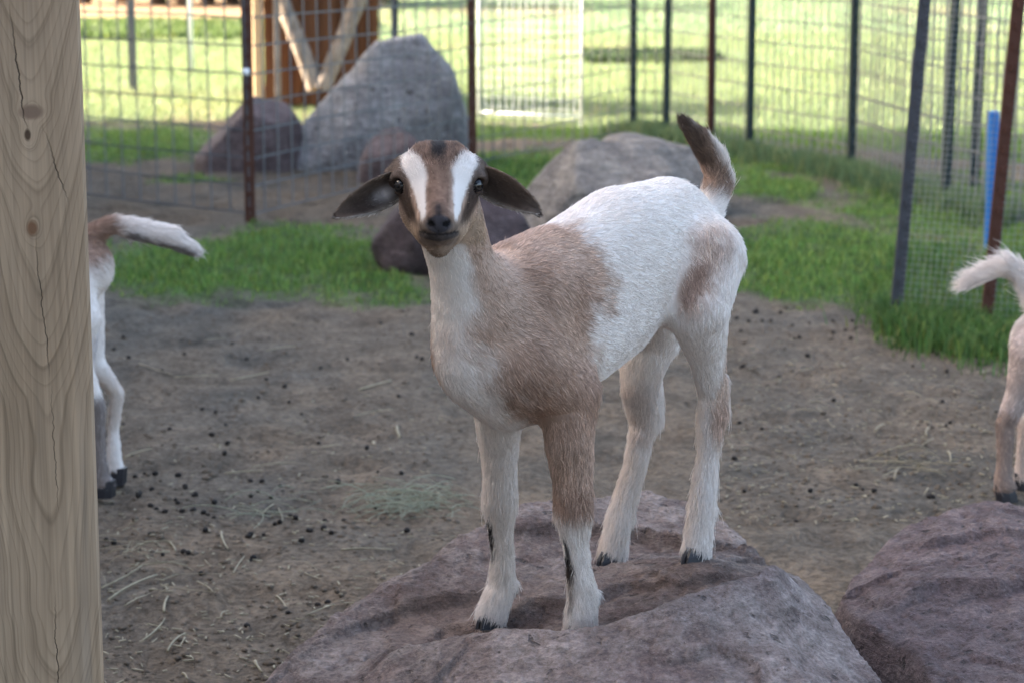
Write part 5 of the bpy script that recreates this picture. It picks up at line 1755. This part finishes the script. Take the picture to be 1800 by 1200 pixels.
# ================================================================= litter on the ground
M_DUNG = mat_plain("dark_dung", (0.024, 0.019, 0.016), 0.8, 0.2, 0.0, 0.4, 200)
M_STRAW = NT("pale_straw"); _k = M_STRAW.noise(M_STRAW.coord(), 60, 3); M_STRAW = M_STRAW.done(M_STRAW.ramp(_k, [(0.3, (0.19, 0.16, 0.10)), (0.7, (0.32, 0.275, 0.185))]), 0.7, 0.3)
M_HAY = NT("green_hay"); _k = M_HAY.noise(M_HAY.coord(), 60, 3); M_HAY = M_HAY.done(M_HAY.ramp(_k, [(0.3, (0.17, 0.18, 0.12)), (0.7, (0.30, 0.30, 0.21))]), 0.7, 0.3)


def pellet_mesh(seed):
    r = np.random.default_rng(seed)
    V, F = [], []
    nu, nv = 8, 5
    V.append((0, 0, 1))
    for i in range(1, nv):
        a = math.pi * i / nv
        for k in range(nu): V.append((math.sin(a) * math.cos(6.283 * k / nu), math.sin(a) * math.sin(6.283 * k / nu), math.cos(a)))
    V.append((0, 0, -1))
    for k in range(nu): F.append((0, 1 + k, 1 + (k + 1) % nu))
    for i in range(nv - 2):
        for k in range(nu): F.append((1 + i * nu + k, 1 + (i + 1) * nu + k, 1 + (i + 1) * nu + (k + 1) % nu, 1 + i * nu + (k + 1) % nu))
    e = len(V) - 1
    for k in range(nu): F.append((e, 1 + (nv - 2) * nu + (k + 1) % nu, 1 + (nv - 2) * nu + k))
    V = np.array(V) * (1 + r.normal(0, 0.06, (len(V), 1))) * np.array([0.0085, 0.0062, 0.0058])
    me = bpy.data.meshes.new("dung_pellet"); me.from_pydata([tuple(v) for v in V], [], F)
    me.polygons.foreach_set("use_smooth", np.ones(len(F), dtype=bool)); me.materials.append(M_DUNG)
    return me


PELLETS = [pellet_mesh(k) for k in range(4)]
pel = [(500, 677), (454, 696), (508, 702), (530, 722), (298, 757), (372, 768), (395, 804), (237, 836), (273, 834), (313, 828), (325, 846), (245, 862), (267, 861), (244, 877), (265, 890),
       (341, 872), (344, 871), (377, 885), (341, 898), (320, 903), (358, 904), (376, 910), (454, 867), (441, 875), (493, 857), (496, 863), (510, 895), (519, 897), (571, 903), (595, 910), (605, 905),
       (661, 893), (542, 934), (547, 935), (530, 950), (582, 942), (715, 933), (440, 934), (263, 938), (323, 969), (330, 970), (286, 975), (440, 974), (445, 971), (559, 1062), (576, 1056), (434, 1086),
       (733, 628), (742, 633), (611, 630), (700, 695), (324, 621), (409, 604), (200, 611), (217, 590), (186, 945), (200, 950), (483, 920), (492, 918), (290, 905), (326, 860),
       (1388, 591), (1370, 660), (1664, 658), (1465, 712), (1663, 751), (1670, 740), (1692, 741), (1690, 852), (1688, 851), (1633, 876), (1636, 875), (1504, 858), (1516, 864), (1536, 870),
       (1424, 868), (1308, 870), (1291, 808), (1326, 545), (1330, 544), (1355, 566), (1423, 565), (1464, 563), (1498, 565), (1487, 580), (1393, 567), (1316, 566)]
rr = random.Random(4)
for _ in range(22): pel.append((rr.gauss(430, 150), rr.gauss(900, 80)))
for _ in range(12): pel.append((rr.uniform(190, 780), rr.uniform(560, 860)))
for _ in range(14): pel.append((rr.uniform(1290, 1570), rr.uniform(535, 600)))
for _ in range(10): pel.append((rr.uniform(1280, 1760), rr.uniform(600, 900)))
for k, (a, b_) in enumerate(pel):
    if a < 170: continue
    q = gnd(a, b_)
    o = bpy.data.objects.new("dung_pellet", PELLETS[k % 4])
    s = rr.uniform(0.5, 0.98)
    o.scale = (s, s, s); o.location = (q[0], q[1], ground_z(q[0:1], q[1:2])[0] + 0.004 * s)
    o.rotation_euler = (rr.uniform(-.3, .3), rr.uniform(-.3, .3), rr.uniform(0, 6.28))
    COL.objects.link(o)
    tag(o, "small dark dung pellet lying on the trodden dirt", "dung pellet", "dung pellets scattered on the dirt")


def stalk_verts(p, ang, L, w, r, lift=0.01, curve=0.15, n=6):
    pts = []
    for i in range(n + 1):
        t = i / n - 0.5
        a = ang + curve * t
        pts.append(np.array([p[0] + math.cos(a) * L * t, p[1] + math.sin(a) * L * t, p[2] + w + lift * (1 - (2 * t) ** 2) * r]))
    return pts


st = [((305, 660), (384, 657), .9), ((408, 660), (512, 640), 1.3), ((632, 688), (688, 672), 1.6), ((655, 770), (661, 781), 2.2), ((696, 750), (701, 768), 2.2), ((395, 824), (490, 820), 1.2), ((440, 826), (520, 818), .8),
      ((184, 1045), (270, 1000), 1.6), ((190, 1028), (290, 960), 1.0), ((286, 1075), (294, 1048), 1.7), ((255, 1110), (296, 1068), 1.3), ((290, 1140), (322, 1108), 1.4), ((446, 1153), (458, 1172), 1.9), ((488, 1040), (506, 1064), 1.2),
      ((215, 1062), (262, 1040), 1.0), ((386, 935), (398, 965), 1.5), ((565, 795), (600, 790), .9), ((620, 735), (690, 722), .8), ((216, 812), (266, 796), 1.0), ((300, 945), (310, 960), 1.5), ((322, 1180), (330, 1190), 1.6),
      ((1500, 810), (1665, 814), 1.1), ((1498, 838), (1540, 836), 1.0), ((1545, 842), (1585, 822), 1.0), ((1570, 850), (1578, 830), 1.2), ((1535, 765), (1552, 752), 1.4), ((1625, 770), (1630, 755), 1.5), ((1668, 800), (1672, 820), 1.4),
      ((1610, 830), (1660, 840), .8), ((1722, 660), (1745, 655), 1.8), ((1405, 660), (1430, 655), .9), ((600, 968), (690, 968), 1.2), ((560, 860), (600, 852), .8), ((470, 620), (520, 612), 1.0), ((240, 640), (300, 660), .8), ((360, 600), (400, 596), .8),
      ((540, 1090), (590, 1070), .8), ((350, 1030), (380, 1050), 1.0), ((230, 1150), (290, 1165), .9), ((410, 1010), (430, 980), .9), ((460, 900), (485, 880), 1.0), ((488, 880), (500, 910), 1.0)]
for k in range(14):
    cx, cy = rr.uniform(185, 560), rr.uniform(900, 1195)
    a = rr.uniform(0, 3.14); l = rr.uniform(10, 32)
    st.append(((cx - l * math.cos(a), cy - l * 0.4 * math.sin(a)), (cx + l * math.cos(a), cy + l * 0.4 * math.sin(a)), rr.uniform(0.4, 1.0)))
for k in range(12):
    cx, cy = rr.uniform(1290, 1760), rr.uniform(640, 900)
    a = rr.uniform(0, 3.14); l = rr.uniform(8, 24)
    st.append(((cx - l * math.cos(a), cy - l * 0.4 * math.sin(a)), (cx + l * math.cos(a), cy + l * 0.4 * math.sin(a)), rr.uniform(0.4, 0.9)))
for k, (p, q, wd) in enumerate(st):
    a, b_ = gnd(*p), gnd(*q)
    c = (a + b_) / 2; c[2] = ground_z(c[0:1], c[1:2])[0]
    d = b_ - a; L = np.linalg.norm(d)
    pts = stalk_verts(c, math.atan2(d[1], d[0]), L, 0.0045, rr.uniform(0, 0.5), 0.006, rr.uniform(-0.25, 0.25))
    mb = MB(); mb.tube(pts, [0.0016 * wd * (1 - 0.4 * i / 6) for i in range(7)], 5)
    o = mb.build("straw_stalk", M_STRAW, origin=tuple(c), smooth=True)
    tag(o, "pale dry straw stalk lying on the trodden dirt", "straw", "straw stalks strewn on the dirt")


def hay(center, n, spread, label, mat, seed, hh=0.03):
    r = random.Random(seed); mb = MB()
    c = gnd(*center)
    for _ in range(n):
        p = c + np.array([r.gauss(0, spread[0]), r.gauss(0, spread[1]), 0.003 + abs(r.gauss(0, hh * 0.35))])
        mb.tube(stalk_verts(p, r.gauss(0.1, 0.7), r.uniform(0.05, 0.14), 0.002, r.random(), 0.02, r.uniform(-1, 1)), r.uniform(0.0004, 0.0009), 4, False)
    o = mb.build("hay_tuft", mat, origin=tuple(c), smooth=True)
    return tag(o, label, "hay", kind="stuff")


hay((705, 892), 110, (0.055, 0.05), "pale green tuft of hay on the dirt left of the kid's forelegs", M_HAY, 1)
hay((470, 905), 16, (0.03, 0.06), "thin wisp of hay among the dung pellets", M_HAY, 2)
hay((230, 1000), 16, (0.07, 0.09), "loose heap of dry hay on the dirt by the pine post", M_STRAW, 3)
hay((1580, 825), 14, (0.05, 0.05), "scattered wisp of pale hay on the dirt right of the kid", M_STRAW, 4)
# fine litter nobody could count
mb = MB(); r = random.Random(9)
for _ in range(900):
    if r.random() < 0.5: px, py = r.uniform(185, 800), r.triangular(640, 1200, 1150)
    else: px, py = r.uniform(1250, 1790), r.uniform(600, 920)
    c = gnd(px, py); c[2] = ground_z(c[0:1], c[1:2])[0] + 0.002
    a = r.uniform(0, 3.14); L = r.uniform(0.002, 0.009)
    d = np.array([math.cos(a), math.sin(a), r.uniform(-.1, .1)])
    mb.box(c + np.array([0, 0, 0.001]), d * L, np.cross(d, [0, 0, 1]) * r.uniform(0.0006, 0.0014), np.array([0, 0, 0.0008]))
tag(mb.build("chaff", M_STRAW), "fine chaff and bits of straw trodden into the dirt", "chaff", kind="stuff")

# small clods and pebbles trodden into the dirt
M_CLOD = mat_plain("dry_soil", (0.15, 0.118, 0.088), 0.95, 0.1, 0.0, 0.5, 90)
mb = MB(); r = random.Random(19)
OCT = [(0, 1, 2), (0, 2, 3), (0, 3, 4), (0, 4, 1), (5, 2, 1), (5, 3, 2), (5, 4, 3), (5, 1, 4)]
for _ in range(2600):
    if r.random() < 0.6: px, py = r.uniform(180, 820), r.uniform(540, 1200)
    else: px, py = r.uniform(1240, 1795), r.uniform(560, 920)
    c = gnd(px, py); c[2] = ground_z(c[0:1], c[1:2])[0]
    s = r.uniform(0.002, 0.0065) * (1.6 if r.random() < 0.08 else 1)
    mb.add([c + np.array(v) * s * np.array([r.uniform(.8, 1.5), r.uniform(.8, 1.5), r.uniform(.6, 1)]) for v in ((0, 0, 1), (1, 0, 0), (0, 1, 0), (-1, 0, 0), (0, -1, 0), (0, 0, -1))], OCT)
tag(mb.build("soil_clods", M_CLOD, smooth=True), "small clods and pebbles trodden into the dirt", "soil", kind="stuff")

# ================================================================= unseen roof added behind the camera to shade the foreground
lean = tag(empty("shade_roof", (-1.2, -1.0, 0)), "unseen open roof added behind the camera to shade the near ground", "shade roof")
EAVE_Y, RX0, RX1 = 0.9, -4.6, 1.9
mb = MB(); mb.box((( RX0 + RX1) / 2, (EAVE_Y - 3.4) / 2, 2.86), ((RX1 - RX0) / 2, 0, 0), (0, (EAVE_Y + 3.4) / 2, -0.22), (0, 0, 0.02)); mb.build("roof", M_ROOF, lean)
for k in range(8):
    xx = RX0 + 0.25 + k * (RX1 - RX0 - 0.5) / 7
    mb = MB(); mb.box((xx, (EAVE_Y - 3.4) / 2, 2.75), (0.022, 0, 0), (0, (EAVE_Y + 3.4) / 2 - 0.05, -0.22), (0, 0, 0.06)); mb.build("rafter", M_LOG, lean)
for xx in (RX0 + 0.2, RX1 - 0.2):
    mb = MB(); mb.box((xx, -3.2, 1.45), (0.07, 0, 0), (0, 0.07, 0), (0, 0, 1.5), bev=0.004); mb.build("post", M_LOG, lean)
